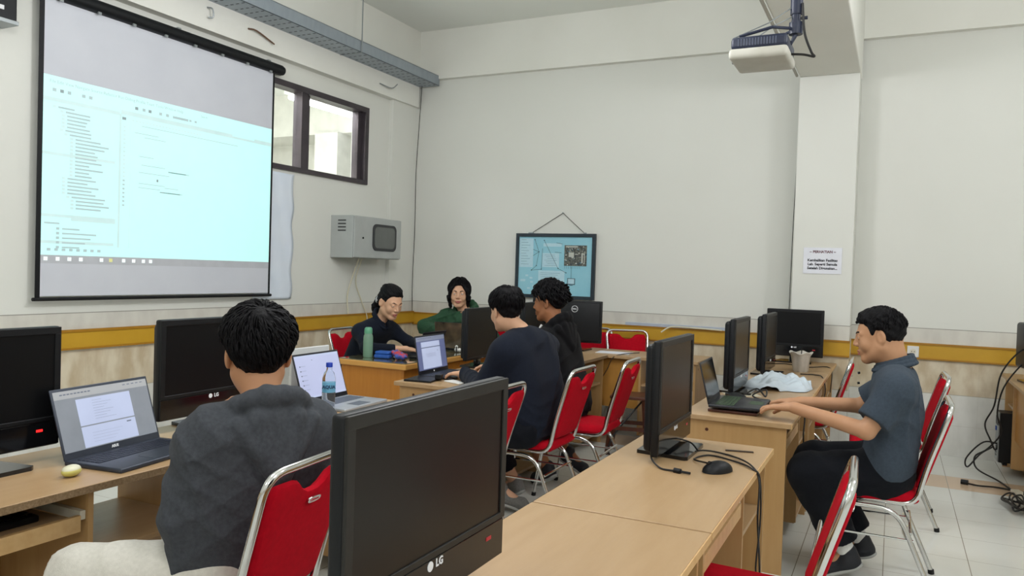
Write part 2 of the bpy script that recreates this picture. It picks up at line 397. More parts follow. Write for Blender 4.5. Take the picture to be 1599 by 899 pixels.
# teacher's desk
tx0, tx1, ty0, ty1 = -3.80, -3.17, 4.72, 6.10
td = empty('teacher_desk', (-3.48, 5.41, 0), 0, 'orange-brown wooden desk with a dark glass top, under the green bottle', 'desk')
hx, hy = .315, .69
MB().box(-hx, hx, -hy, hy, .70, .742, b=.008).build('desk_top', M['teachedge'], td)
MB().box(-hx+.012, hx-.012, -hy+.012, hy-.012, .7425, .7485, b=.002).build('glass_top', M['glasstop'], td)
MB().box(-hx+.03, hx-.03, -hy+.025, -hy+.045, 0, .70).build('end_panel', M['teach'], td)
MB().box(-hx+.03, hx-.03, hy-.045, hy-.025, 0, .70).build('end_panel', M['teach'], td)
MB().box(hx-.05, hx-.03, -hy+.045, hy-.045, .12, .70).build('front_panel', M['teach'], td)
dr = MB().box(-hx+.04, -hx+.09, -hy+.05, -hy+.40, .54, .69, b=.004).build('drawer', M['teach'], td)
MB().box(-hx+.028, -hx+.04, -hy+.17, -hy+.28, .605, .62, b=.004).build('handle', M['metal'], dr)
# ------------------------------------------------------------------ chairs
def make_chair():
    t = empty('banquet_chair', (0, 0, 0))
    for s in (-1, 1):
        path = rounded([(.27, s*.212, .008), (.205, s*.20, .405), (-.10, s*.20, .405), (-.27, s*.212, .008)], .09, 6)
        MB().tube(path, .0115, 0, 10).build('side_frame', M['chrome'], t, True)
        for fx in (.27, -.27):
            MB().cyl((fx, s*.212, 0), (fx-.003*(1 if fx > 0 else -1), s*.212, .022), .0145, 0, 12).build('rubber_foot', M['rubber'], t, True)
        MB().tube([(.232, s*.205, .27), (-.172, s*.205, .27)], .006, 0, 8).build('side_brace', M['chrome'], t, True)
    MB().cyl((.222, -.2, .32), (.222, .2, .32), .007, 0, 8).build('cross_bar', M['chrome'], t, True)
    MB().cyl((-.16, -.2, .30), (-.16, .2, .30), .007, 0, 8).build('cross_bar', M['chrome'], t, True)
    bk = rounded([(.16, -.17, .43), (-.175, -.182, .43), (-.212, -.19, .60), (-.305, -.205, .90), (-.305, .205, .90), (-.212, .19, .60), (-.175, .182, .43), (.16, .17, .43)], .07, 7)
    MB().tube(bk, .0125, 0, 12).build('back_frame', M['chrome'], t, True)
    # seat pad
    sp = bmesh.new(); nu = 12
    mb = MB()
    def seatpt(u, v, top):
        x = -.19+.41*u; wv = .185+.03*u; y = (2*v-1)*wv
        e = min(1, min(u, 1-u)/.09)*min(1, min(v, 1-v)/.09)
        ed = math.sqrt(max(0, 1-(1-min(1, min(u, 1-u)/.09))**2))*math.sqrt(max(0, 1-(1-min(1, min(v, 1-v)/.09))**2))
        return (x, y, (.452+.036*ed+.006*math.sin(PI*u)*math.sin(PI*v)) if top else .452-.025*ed)
    N = 16; us = [0, .015, .04, .09]+[.09+.82*k/9 for k in range(1, 9)]+[.91, .96, .985, 1]
    n = len(us); vs = [seatpt(u, v, 1) for u in us for v in us]+[seatpt(u, v, 0) for u in us for v in us]
    fs = []
    for i in range(n-1):
        for j in range(n-1):
            a = i*n+j; fs.append((a, a+n, a+n+1, a+1)); fs.append((n*n+a, n*n+a+1, n*n+a+n+1, n*n+a+n))
    o = MB().add(vs, fs).build('seat', M['red'], t, True)
    # backrest pad with the scooped top edge
    def pad(name, off, mat_):
        us = [0, .02, .06]+[.06+.88*k/12 for k in range(1, 12)]+[.94, .98, 1]; n = len(us); vs = []
        for side in (1, -1):
            for u in us:
                for v in us:
                    q = 2*u-1
                    top = .865-.045*math.exp(-(q/.38)**4)*1.0
                    z = .50+(top-.50)*v
                    wv = .165+.024*(z-.5)/.37; cor = 1-.10*max(0, (v-.86)/.14)**2-.10*max(0, (.1-v)/.1)**2
                    ed = math.sqrt(max(0, 1-(1-min(1, min(u, 1-u)/.06))**2))*math.sqrt(max(0, 1-(1-min(1, min(v, 1-v)/.06))**2))
                    x0 = -.185-(z-.50)*.31
                    vs.append((x0+side*.019*ed-.006*math.cos(q*1.4)+off, q*wv*cor, z))
        fs = []
        for i in range(n-1):
            for j in range(n-1):
                a = i*n+j; fs.append((a, a+n, a+n+1, a+1)); fs.append((n*n+a, n*n+a+1, n*n+a+n+1, n*n+a+n))
        return MB().add(vs, fs).build(name, mat_, t, True)
    bp = pad('backrest', 0, M['red'])
    # maker's plate on the rear face
    ang = math.atan(.31); fr = frame((-.305, 0, .79), (0, -1, 0), (-math.sin(ang), 0, math.cos(ang)), (-math.cos(ang), 0, -math.sin(ang)))
    pl = MB(); pts = []
    for k in range(24):
        a = 2*PI*k/24; pts.append((.030*math.copysign(abs(math.cos(a))**.6, math.cos(a)), .0085*math.copysign(abs(math.sin(a))**.8, math.sin(a))))
    pl.prism(pts, .004, 0, fr); pl.text('Chitose', .013, fr @ T(0, 0, .0045), 1, .0003)
    pl.build('maker_plate', [M['chrome'], M['leddim']], bp)
    for ob in (o,): pass
    return t
chair0 = make_chair(); usedc = [0]
def chair(x, y, rz, label, group='red banquet chairs'):
    c = chair0 if not usedc[0] else copy_tree(chair0); usedc[0] = 1
    c.location = (x, y, 0); c.rotation_euler = (0, 0, rz); tag(c, label, 'chair', group); return c
chair(-1.755, 1.69, PI+.10, 'red banquet chair with chrome frame, under the person in the charcoal hoodie')
chair(-1.93, 3.30, PI, 'empty red banquet chair with chrome frame, half hidden behind the foreground monitor')
chair(-1.89, 4.20, PI, 'red banquet chair with chrome frame, under the man in the black sweater')
chair(-1.79, 4.80, PI+.05, 'red banquet chair with its bare seat showing, behind the curly-haired person in black')
chair(-2.20, 7.10, -PI/2+.5, 'red banquet chair facing the camera behind the crosswise desk at the back wall')
chair(-2.72, 7.12, -PI/2, 'banquet chair showing only a chrome corner behind the monitor with the round emblem')
chair(-4.02, 5.46, .1, 'red banquet chair under the woman in black by the left wall')
chair(-3.66, 6.66, -PI/2, 'red banquet chair under the man in the green hoodie')
chair(-.62+.02, 5.9, PI, 'x')
_c = [o for o in C.objects if o.get('label') == 'x'][0]; _c.location = (-.55, 5.97, 0); _c['label'] = 'red banquet chair tucked in at the desk with the crumpled cloth'
chair(.0, 5.38, PI+.04, 'red banquet chair standing behind the back of the man in the grey polo')
chair(-.05, 4.20, PI, 'red banquet chair with chrome frame, under the man in the grey polo')
chair(-.39, 2.47, PI+.03, 'red banquet chair cropped by the bottom edge, nearest the camera on the right')
# wooden stool
st = empty('wooden_stool', (-1.90, 6.12, 0), .2, 'dark brown wooden stool behind the empty red chair, beside the crosswise desk', 'stool')
MB().box(-.15, .15, -.15, .15, .45, .475, b=.006).build('seat', M['darkwood'], st)
for sx in (-1, 1):
    for sy in (-1, 1):
        MB().tube([(sx*.16, sy*.16, 0), (sx*.12, sy*.12, .45)], .019, 0, 4).build('leg', M['darkwood'], st)
for sy in (-1, 1): MB().box(-.13, .13, sy*.14-.01, sy*.14+.01, .2, .23).build('rail', M['darkwood'], st)
# ------------------------------------------------------------------ monitors (screen faces local +X, origin on the desk)
def monitor(x, y, z, rz, label, w_=.56, h=.41, z0=.05, chin=.10, style='LG', th=.03, led=1, group='desktop monitors', tilt=0, shell=.035, lg=1, matte='screen'):
    t = empty('monitor', (x, y, z), rz, label, 'monitor', group)
    hw = w_/2; bz = .02 if chin > .05 else .012; z1 = z0+h
    MB().box(-th, 0, -hw, hw, z0, z1, b=.008).build('housing', M['black'], t, True)
    if shell: MB().box(-th-shell, -th+.012, -hw+.014, hw-.014, z0+.012, z1-.014, b=.022).build('back_shell', M['black'], t, True)
    fb = MB(); xb = .0055
    fb.box(-.002, xb, -hw+.002, hw-.002, z1-bz-.006, z1-.002, b=.002); fb.box(-.002, xb, -hw+.002, -hw+bz+.004, z0+chin, z1-bz-.004, b=.002)
    fb.box(-.002, xb, hw-bz-.004, hw-.002, z0+chin, z1-bz-.004, b=.002); fb.box(-.002, xb, -hw+.002, hw-.002, z0+chin-.012, z0+chin+.002, b=.002)
    fb.build('bezel', M['greyplastic'] if (style == 'LG' and x > -1 and w_ > .5) else M['black'], t)
    MB().box(-.001, .0015, -hw+bz, hw-bz, z0+chin, z1-bz).build('screen', M['screen' if (style == 'LG' and x > -1 and w_ > .5) else 'screendark'], t)
    if chin > .05:
        MB().box(-.002, .003, -hw+.004, hw-.004, z0+.004, z0+chin-.014, b=.002).build('lower_panel', M['glossblack'] if style == 'LG' else M['black'], t)
    if style == 'LG' and lg:
        s_ = w_/.56
        lz = z0+chin-.026
        lb = MB(); lb.cyl((.003, -.022*s_, lz), (.0042, -.022*s_, lz), .0095*s_, 0, 20); lb.text('LG', .021*s_, FACEX(.0036, .010*s_, lz), 0, .0005, bold=.0006)
        lb.build('logo', M['logo'], t)
        if led:
            MB().box(.003, .0042, hw-.085, hw-.063, z0+chin-.046, z0+chin-.038).build('power_light', M['led'] if led > 1 else M['leddim'], t)
    if style == 'round':    # emblem on the rear
        mb = MB(); xr = -th-shell-.001; zz = z0+h*.80
        ring = [(xr, .028*math.cos(2*PI*k/28), zz+.028*math.sin(2*PI*k/28)) for k in range(28)]
        mb.tube(ring, .0022, 0, 6, True); mb.text('DELL', .017, frame((xr-.0005, 0, zz), (0, -1, 0), (0, 0, 1), (-1, 0, 0)), 0, .0005, bold=.0005)
        mb.build('emblem', M['logo'], t)
    if style == 'plain':
        MB().text('DELL', .014, FACEX(.004, 0, z0+chin*.5), 0, .0004).build('logo', M['logo'], t)
    MB().box(-.055, -.025, -.035, .035, .012, z0+.06, b=.008).build('neck', M['glossblack'], t, True)
    bw = .145
    MB().prism([(-.12, -bw*.8), (.075, -bw), (.085, -bw+.012), (.085, bw-.012), (.075, bw), (-.12, bw*.8)], .014).build('base', M['glossblack'], t)
    return t
D = .75
monitor(-.78, 1.285, D, 0, 'large black monitor in the foreground, screen off, nearest the camera', w_=.58, h=.405, z0=.055, led=1, shell=.015)
monitor(-.765, 3.075, D, 0, 'black monitor seen nearly edge-on beside the black mouse', w_=.51, h=.435, z0=.022)
monitor(-.83, 4.93, D, 0, 'black monitor behind the open laptop of the man in the grey polo', w_=.51, h=.435, z0=.022)
monitor(-.80, 5.97, D, 0, 'black monitor seen edge-on between the cloth and the back wall', w_=.53, h=.42, z0=.03)
monitor(-.745, 6.98, D, -PI/2+.03, 'black monitor facing the camera on the far desk by the column', w_=.46, h=.40, chin=.105)
monitor(-2.58, 1.44, D, .02, 'black monitor with a red power light at the left edge, behind the dark laptop', led=2, w_=.57)
monitor(-2.62, 2.44, D, .02, 'black monitor just left of the head of the person in the charcoal hoodie', w_=.57)
monitor(-2.66, 4.95, D, .04, 'thin black monitor left of the head of the man in the black sweater', w_=.50, h=.37, z0=.06, chin=.02, style='plain', shell=.03)
monitor(-2.66, 5.88, D, .04, 'dark monitor between the two heads, in front of the wall poster', w_=.48, h=.38, z0=.07, chin=.02, style='none', shell=.03)
monitor(-2.86, 6.72, D, -.5, 'monitor of which only the top edge shows, under the wall poster', w_=.46, h=.38, z0=.09, chin=.02, style='none', shell=.03)
monitor(-2.60, 6.62, D, PI/2+.12, 'black monitor turned away, round emblem on its rear, behind the curly-haired person', w_=.50, h=.38, z0=.07, chin=.02, style='round', shell=.012)
monitor(.98, 6.76, D, .12, 'dark grey monitor seen from behind at the right edge of the frame', w_=.42, h=.36, z0=.09, chin=.03, style='none', shell=.09)
# ------------------------------------------------------------------ laptops (user at local +X)
M['lapgrey'] = mat('slate_laptop', '#3d434f', .38, .3, scale=20)
M['lapsilver'] = mat('silver_laptop', '#b4bac2', .35, .5, scale=20)
M['lapblack'] = mat('black_laptop', '#1d1f26', .35, scale=20)
M['key'] = mat('dark_key', '#1c2231', .5, scale=50)
M['keysilver'] = mat('silver_key', '#59616e', .5, scale=50)
M['keygreenlit'] = mat('painted_green_lit_key', '#32462f', .45, scale=50)  # green light on the keys put into their colour
M['uigrey'] = mat('document_backdrop', '#70757c', .4, col2='#666b71', scale=14, emit='#8c929c', estr=.24)
M['uipage'] = mat('document_page', '#8e95a8', .4, emit='#b9c4e4', estr=.36)
M['uitool'] = mat('document_toolbar', '#888a8c', .4, emit='#b4b7bb', estr=.26)
M['uiblue'] = mat('pale_desktop', '#8e93ac', .4, col2='#969bb2', scale=5, emit='#b8bfe2', estr=.30)
M['uislate'] = mat('slate_backdrop', '#4c5270', .4, emit='#6a739c', estr=.3)
M['uitext'] = mat('document_text', '#6c7486', .5)
M['uilight'] = mat('light_text', '#99a2bd', .5)
def laptop(x, y, z, rz, label, body, keys, w_=.36, d=.24, ang=105, ui='doc', lidh=None, logo=None, group='open laptops'):
    t = empty('laptop', (x, y, z), rz, label, 'laptop', group)
    hw = w_/2; hd = d/2
    MB().box(-hd, hd, -hw, hw, 0, .016, b=.005).build('base', M[body], t, True)
    kb = MB(); kw = w_*.88/15
    for r in range(5):
        for k in range(15):
            if r == 4 and 4 <= k <= 8:
                if k == 4: kb.box(-hd+.03+r*.0195, -hd+.03+r*.0195+.016, -hw*.88+k*kw+.001, -hw*.88+(k+5)*kw-.001, .016, .0175)
                continue
            kb.box(-hd+.03+r*.0195, -hd+.03+r*.0195+.016, -hw*.88+k*kw+.001, -hw*.88+(k+1)*kw-.001, .016, .0175)
    kb.build('keyboard', M[keys], t)
    MB().box(hd-.085, hd-.015, -.055, .055, .016, .0166).build('touchpad', M['lapgrey'] if body == 'lapgrey' else M[keys], t)
    # lid
    a = math.radians(ang-90); lh = lidh or d
    LM = frame((-hd+.004, 0, .014), (0, 1, 0), (-math.sin(a), 0, math.cos(a)), (math.cos(a), 0, math.sin(a)))   # x across, y up the lid, z = screen normal
    lid = MB().box(-hw, hw, 0, lh, -.006, 0, 0, LM, b=.0025).build('lid', M[body if body != 'lapsilver' else 'lapblack'], t, True)
    b0, b1 = .024, .010
    s = MB(); X0, X1, Y0, Y1 = -hw+.008, hw-.008, b0, lh-b1; W_, H_ = X1-X0, Y1-Y0
    def r_(u0, v0, u1, v1, mi, e): s.box(X0+W_*u0, X0+W_*u1, Y0+H_*(1-v1), Y0+H_*(1-v0), 0, e, mi, LM)
    if ui == 'doc':
        r_(0, 0, 1, 1, 0, .0008); r_(0, 0, 1, .13, 2, .0012)
        for k in range(9): r_(.06+k*.035, .05, .085+k*.035, .07, 3, .0014)
        for k in range(5): r_(.72+k*.05, .04, .75+k*.05, .055, 3, .0014)
        r_(.2, .17, .78, .62, 1, .0012); r_(.2, .64, .78, .985, 1, .0012)
        for k in range(8):
            r_(.36, .22+k*.045, .36+.1+.14*((k*37) % 10)/10, .226+k*.045, 4, .0014)
        r_(.68, .68, .73, .70, 3, .0014)
        for k in range(4): r_(.3, .76+k*.05, .62-.03*k, .764+k*.05, 4, .0014)
        mats = [M['uigrey'], M['uipage'], M['uitool'], M['uitext'], M['uilight']]
    elif ui == 'desk':
        r_(0, 0, 1, 1, 0, .0008); r_(0, .0, 1, .05, 2, .0011); r_(0, .96, 1, 1, 2, .0011)
        for k in range(6): r_(.07+.0*k, .24+k*.11, .095, .265+k*.11, 1, .0013); 
        for k in range(6): r_(.105, .245+k*.11, .2, .255+k*.11, 3, .0013)
        r_(.36, .12, .38, .135, 1, .0013)
        mats = [M['uiblue'], M['uitext'], M['uipage'], M['uilight']]
    elif ui == 'word':
        r_(0, 0, 1, 1, 0, .0008); r_(0, 0, 1, .13, 2, .0012)
        for k in range(8): r_(.06+k*.06, .04, .1+k*.06, .055, 3, .0014)
        r_(.15, .16, .8, .32, 1, .0012); r_(.15, .345, .8, .97, 1, .0012); r_(.15, .325, .8, .34, 3, .0013)
        for k in range(4): r_(.28+.03*(k % 2), .52+k*.03, .62, .526+k*.03, 4, .0014)
        r_(.68, .44, .71, .47, 4, .0014)
        mats = [M['uislate'], M['uipage'], M['uilight'], M['uitext'], M['uilight']]
    else:
        r_(0, 0, 1, 1, 0, .0008); mats = [M['glossblack']]
    s.build('screen', mats, lid)
    if logo: MB().text(logo, .013, LM @ T(0, .012, .0006), 0, .0004, bold=.0006).build('logo', M['logo'], lid)
    return t, LM
laptop(-2.38, 1.895, D, .13, 'dark slate laptop showing a text document on the desk at the left', 'lapgrey', 'key', w_=.425, d=.245, ang=108, ui='doc', logo='ASUS')
laptop(-2.455, 3.14, D, .05, 'silver laptop with a pale lilac desktop, behind the water bottle', 'lapsilver', 'keysilver', w_=.37, d=.25, ang=108, ui='desk')
laptop(-2.60, 4.40, D, .06, 'black laptop showing a white document, in front of the man in the black sweater', 'lapblack', 'key', w_=.40, d=.24, ang=100, ui='word', lidh=.25, logo='hp')
laptop(-3.50, 5.36, D, PI, 'closed-looking black laptop of the woman, mostly hidden behind the lit document laptop', 'lapblack', 'key', w_=.35, d=.24, ang=110, ui='off', lidh=.19)
M['floral'] = mat('glossy_mirror_lid', '#3a332b', .12, coat=1, col2='#6b5b46', scale=9, amt=.35, spec=.8)
lp, LM_ = laptop(-3.42, 5.93, D, PI/2+.1, 'laptop seen from behind with a glossy brown mirror-like lid, before the man in green', 'lapblack', 'key', w_=.34, d=.23, ang=100, ui='off', lidh=.23)
MB().box(-.168, .168, .003, .227, -.0075, -.0062, 0, LM_).build('lid_cover', M['floral'], lp)
# laptop of the man in the polo, on a stand
MB_ = MB().box(-.13, .12, -.15, .15, 0, .016, b=.005).build('laptop_stand', [M['darkwood']]); MB_.location = (-.72, 4.235, D)
tag(MB_, 'thin brown stand under the laptop with green-lit keys', 'stand')
laptop(-.715, 4.25, D+.026, .04, 'black laptop with painted green-lit keys and dark screen before the man in the polo', 'lapblack', 'keygreenlit', w_=.37, d=.27, ang=104, ui='off', lidh=.22)
for yy in (-.11, .11):
    MB().box(-.08, .10, yy-.02, yy+.02, .016, .026).build('riser', M['black'], MB_)
# ------------------------------------------------------------------ projection screen
M['fabric'] = mat('screen_fabric', '#cfd2da', .8, col2='#c8cbd4', scale=3)
M['proj'] = mat('projected_light', '#bcc8ca', .8, emit='#a0f4ea', estr=.42, col2='#bac6c8')  # projector's light put into the screen surface as its own glow
M['projline'] = mat('projected_grey', '#c2cacc', .8, emit='#98ccc8', estr=.38)
M['projtext'] = mat('projected_text', '#b4bcc0', .8, emit='#7fb0ae', estr=.26)
M['projdark'] = mat('projected_dark_text', '#98a0a4', .8, emit='#5d8987', estr=.18)
M['task'] = mat('projected_taskbar', '#c3c6cd', .8)
M['taskicon'] = mat('projected_icon', '#e9eef0', .8, emit='#e6f2f0', estr=.35)
M['taskyellow'] = mat('projected_folder', '#d8d49a', .8, emit='#d8e08a', estr=.2)
ps = empty('projection_screen', (-4.95, 4.18, 1.17), 0, 'large pull-down projection screen showing a pale cyan software window, on the left wall', 'projection screen')
SX = .0
MB().box(-.002, .0, -1.03, 1.03, .02, 1.96).build('fabric', M['fabric'], ps)
MB().box(-.003, .0008, -1.06, -1.028, .0, 1.96).build('black_border', M['black'], ps)
MB().box(-.003, .0008, 1.008, 1.03, .0, 1.96).build('black_border', M['black'], ps)
MB().tube([(0, -1.075, .0), (0, 1.045, .0)], .012, 0, 12).build('bottom_bar', M['black'], ps, True)
cs = MB().tube([(0, -1.14, 1.99), (0, 1.10, 1.99)], .046, 0, 20)
cs.tube([(0, 1.095, 1.99), (0, 1.125, 1.99)], .038, 0, 20)
cs.build('roller_case', M['black'], ps, True)
br = MB()
for k in range(8): br.box(.02, .034, -.95+k*.27, -.925+k*.27, 1.935, 1.952)
for yy in (-.9, .0, .95): br.box(-.05, .0, yy, yy+.03, 1.97, 2.05)
br.build('mounting_clip', M['metal'], ps)
# image: u along the screen, v down;  projected quad
iu0, iu1 = -1.028, 1.008; iz1, iz0 = 1.455, .235
pj = MB(); W_ = iu1-iu0; H_ = iz1-iz0
def pr(u0, v0, u1, v1, mi, e=.0012): pj.box(0, e, iu0+W_*u0, iu0+W_*u1, iz1-H_*v1, iz1-H_*v0, mi)
pr(0, 0, 1, .955, 0, .0006); pr(0, .955, 1, 1.0, 4, .0006)
pr(.0, .115, .27, .135, 1); pr(.275, .10, 1, .125, 1)              # tab bars
pr(.27, .125, .277, .90, 1); pr(.315, .15, .3165, .90, 1)
pr(.28, .14, .295, .155, 3)
for k, (u, wd) in enumerate([(.05, .055), (.075, .085), (.08, .08), (.08, .07), (.08, .065), (.08, .08), (.075, .09), (.09, .075), (.11, .09), (.11, .12), (.11, .105), (.11, .07), (.11, .08), (.11, .075), (.11, .095), (.11, .05), (.11, .10), (.11, .05), (.11, .06), (.085, .10), (.085, .07), (.085, .11), (.085, .085), (.085, .10), (.1, .12), (.115, .10), (.115, .12), (.115, .09)]):
    v = .155+k*.0198; pr(u-.018, v, u-.008, v+.012, 1); pr(u, v+.002, u+wd, v+.0105, 2)
pr(0, .405, .255, .42, 1, .0010)
pr(0, .735, .10, .75, 1); pr(.10, .735, .26, .765, 1); pr(.01, .78, .06, .788, 2)
for k in range(5): pr(.05, .805+k*.025, .06, .818+k*.025, 2); pr(.07, .808+k*.025, .13+.02*((k*3) % 4), .816+k*.025, 2)
pr(0, .877, .255, .893, 1, .0010)
for k in range(8): pr(.02+.025*k, .918, .032+.025*k, .932, 2)
for k in range(20): pr(.286+.0*k, .19+k*.024, .294, .199+k*.024, 2 if k > 12 else 1)
for (u, v, wd) in ((.36, .17, .45), (.33, .215, .10), (.37, .235, .09), (.35, .35, .06), (.36, .40, .10), (.48, .42, .09), (.35, .445, .13), (.35, .51, .11), (.46, .52, .06), (.35, .535, .09), (.46, .548, .08)):
    pr(u, v, u+wd, v+.003, 2)
pr(.475, .418, .555, .423, 3); pr(.44, .548, .53, .553, 3); pr(.425, .475, .432, .49, 3)
pr(.78, .10, .90, .112, 0, .0016)
for k, u in enumerate((.03, .055, .08, .13, .155, .33, .36, .385, .43, .46)): pr(u, .065, u+.012, .082, 3 if k in (1, 5, 7) else 2)
pr(.49, .068, .56, .082, 2); pr(.565, .068, .575, .08, 2); pr(.59, .068, .60, .08, 2)
for k in range(22): pr(.32+k*.014, .145, .327+k*.014, .153, 1)
for k, u in enumerate((.01, .05, .09, .13, .205, .24, .29, .33, .37, .40)): pr(u, .965, u+.013, .985, 6 if u == .24 else 5)
words = 'File Edit View Navigate Source Refactor Run Debug Profile Team Tools Window Help'
pj.text(words, .030, FACEX(.0008, iu0+W_*.02, iz1-H_*.030), 2, .0003, 'LEFT')
pj.text('Search', .024, FACEX(.0008, iu0+W_*.62, iz1-H_*.03), 2, .0003, 'LEFT')
pj.build('projected_image', [M['proj'], M['projline'], M['projtext'], M['projdark'], M['task'], M['taskicon'], M['taskyellow']], ps)
# white sheet hanging beside the screen (wrinkled)
M['sheet'] = mat('pale_sheet', '#e2eaf4', .55, col2='#d8e2f0', scale=4, trans=0)
vs = []; fs = []; nu, nv = 14, 50
for i in range(nu):
    for j in range(nv):
        u, v = i/(nu-1), j/(nv-1)
        y = 5.05+u*.48+.012*math.sin(v*19)*u; z = 1.13+v*1.14
        vs.append((-4.992+.0022*math.sin(v*31+u*5)+.003*math.sin(u*17+v*9), y, z))
for i in range(nu-1):
    for j in range(nv-1): a = i*nv+j; fs.append((a, a+nv, a+nv+1, a+1))
o = MB().add(vs, fs).build('white_sheet', M['sheet'], smooth=True); so = o.modifiers.new('s', 'SOLIDIFY'); so.thickness = .002
tag(o, 'pale wrinkled plastic sheet hanging on the wall right of the projection screen', 'sheet')
# ------------------------------------------------------------------ wall-mounted network cabinet
M['cab'] = mat('cabinet_grey', '#b4b8b6', .5, col2='#aaaeac', scale=6)
M['cabdark'] = mat('cabinet_gasket', '#3c3d3f', .6)
M['smoke'] = mat('smoked_window', '#6b6e6c', .15, col2='#5f6260', scale=3)
cb = empty('network_cabinet', (XL, 6.49, 1.53), 0, 'light grey metal network cabinet with a smoked door window on the left wall', 'cabinet')
MB().box(0, .27, -.40, .40, 0, .415, b=.004).build('body', M['cab'], cb)
lv = MB()
for k in range(4): lv.box(.09, .185, -.4035, -.399, .26+k*.033, .272+k*.033)
lv.build('louvre', M['cabdark'], cb)
door = MB().box(.272, .288, -.395, .395, .006, .41, b=.003).build('door', M['cab'], cb)
def rrect(w_, h_, r, n=6):
    pts = []
    for cx, cy, a0 in ((w_-r, h_-r, 0), (-w_+r, h_-r, 90), (-w_+r, -h_+r, 180), (w_-r, -h_+r, 270)):
        for k in range(n+1): a = math.radians(a0+90*k/n); pts.append((cx+r*math.cos(a), cy+r*math.sin(a)))
    return pts
fr = FACEX(.288, .10, .215)
MB().prism(rrect(.205, .135, .06), .006, 0, fr).build('gasket', M['cabdark'], door)
MB().prism(rrect(.175, .108, .05), .008, 0, fr).build('door_window', M['smoke'], door)
MB().cyl((.288, -.26, .20), (.294, -.26, .20), .010, 0, 12).build('lock', M['black'], door)
tag(MB().tube(spline([(XL+.12, 6.40, 1.53), (XL+.06, 6.38, 1.35), (XL+.015, 6.36, 1.15), (XL+.03, 6.36, .96)]), .006)
  .build('white_cable', M['whitecable'], smooth=True), 'straight cream cable dropping from the grey cabinet, left of the two', 'cable', 'cables below the cabinet')
tag(MB().tube(spline([(XL+.13, 6.43, 1.53), (XL+.03, 6.47, 1.3), (XL+.02, 6.58, 1.1), (XL+.03, 6.68, .9), (XL+.03, 6.62, .7)]), .005)
  .build('white_cable', M['whitecable'], smooth=True), 'curved cream cable dropping from the grey cabinet towards the woman', 'cable', 'cables below the cabinet')
# ------------------------------------------------------------------ poster
pw, ph = .90, .68
po = empty('wall_poster', (-3.20, 7.50, 1.175), 0, 'black-framed pale blue poster with a circuit board picture hanging on the back wall', 'poster')
fm = MB(); t_ = .035
fm.box(-pw/2, pw/2, -.02, .01, 0, t_).box(-pw/2, pw/2, -.02, .01, ph-t_, ph).box(-pw/2, -pw/2+t_, -.02, .01, t_, ph-t_).box(pw/2-t_, pw/2, -.02, .01, t_, ph-t_)
M['frameblack'] = mat('poster_frame', '#23303a', .5)
fm.build('frame', M['frameblack'], po)
M['pblue'] = mat('poster_blue', '#9ccfdd', .45, col2='#88c3d6', scale=3, spec=.3)
M['pbox'] = mat('poster_pale_box', '#bcdce6', .5, col2='#b2d4e2', scale=30)
M['pline'] = mat('poster_line', '#2e4a58', .6); M['ptext'] = mat('poster_text', '#6f98a8', .6)
M['pcb'] = mat('board_picture', '#3f4240', .5, col2='#6c6e66', scale=60, amt=.15, detail=8); M['pcbl'] = mat('board_detail', '#c3c6bd', .5)
ar = MB(); aw, ah = pw-2*t_, ph-2*t_
def pb(u0, v0, u1, v1, mi, e=.001): ar.box(-aw/2+aw*u0, -aw/2+aw*u1, -.006-e, -.006, t_+ah*(1-v1), t_+ah*(1-v0), mi)
def pl_(u0, v0, u1, v1, mi=2, r=.0018):
    ar.tube([(-aw/2+aw*u0, -.0075, t_+ah*(1-v0)), (-aw/2+aw*u1, -.0075, t_+ah*(1-v1))], r, mi, 4)
pb(0, 0, 1, 1, 0, .0005)
pb(.005, .03, .20, .53, 1); pb(.34, .11, .59, .165, 1); pb(.33, .28, .56, .52, 1); pb(.28, .58, .64, .80, 1); pb(.03, .74, .10, .78, 1)
for k in range(10): pb(.03, .05+k*.047, .10+.07*((k*7) % 5)/5, .056+k*.047, 3, .0014)
for k in range(7): pb(.36+.02*(k % 3), .31+k*.03, .50+.01*(k % 4), .315+k*.03, 3, .0014)
for k in range(6): pb(.31, .62+k*.03, .58-.03*(k % 3), .625+k*.03, 3, .0014)
for (u, v) in ((.1, .66), (.16, .70), (.17, .77), (.13, .88), (.2, .84)): pb(u, v, u+.04, v+.03, 1)
for q in ((.22, .05, .28, .26), (.28, .26, .20, .33), (.2, .22, .28, .26), (.28, .26, .25, .50), (.25, .50, .18, .58), (.18, .58, .32, .56), (.32, .56, .33, .2), (.35, .06, .55, .54), (.55, .54, .66, .61), (.52, .1, .6, .12), (.5, .26, .59, .27), (.73, .5, .73, .70)): pl_(*q)
for (u, v) in ((.22, .05), (.35, .06), (.28, .26), (.25, .5), (.18, .58), (.32, .56), (.55, .54), (.66, .61)): pb(u-.006, v-.008, u+.006, v+.008, 2, .002)
pb(.63, .14, .93, .49, 4, .0016)
random.seed(3)
for k in range(60):
    u = .635+random.random()*.27; v = .15+random.random()*.32; a, b_ = random.random()*.02+.004, random.random()*.02+.004
    pb(u, v, u+a, v+b_, random.choice((5, 2, 5, 2, 3)), .0019+k*1e-5)
pb(.86, .27, .88, .44, 5, .0028); pb(.895, .27, .905, .44, 5, .0028); pb(.65, .155, .81, .175, 5, .0028); pb(.69, .26, .76, .34, 5, .0028)
for k in range(9): pl_(.64+k*.025, .49, .64+k*.025, .54, 2, .001)
pb(.68, .70, .785, .81, 2, .0016); pb(.69, .71, .775, .795, 1, .002); pb(.71, .815, .755, .825, 2, .0016)
ar.build('artwork', [M['pblue'], M['pbox'], M['pline'], M['ptext'], M['pcb'], M['pcbl']], po)
MB().tube([(-.28, -.005, ph), (.07, .015, ph+.215), (.33, -.005, ph)], .0035).build('hanging_cord', M['cable'], po)
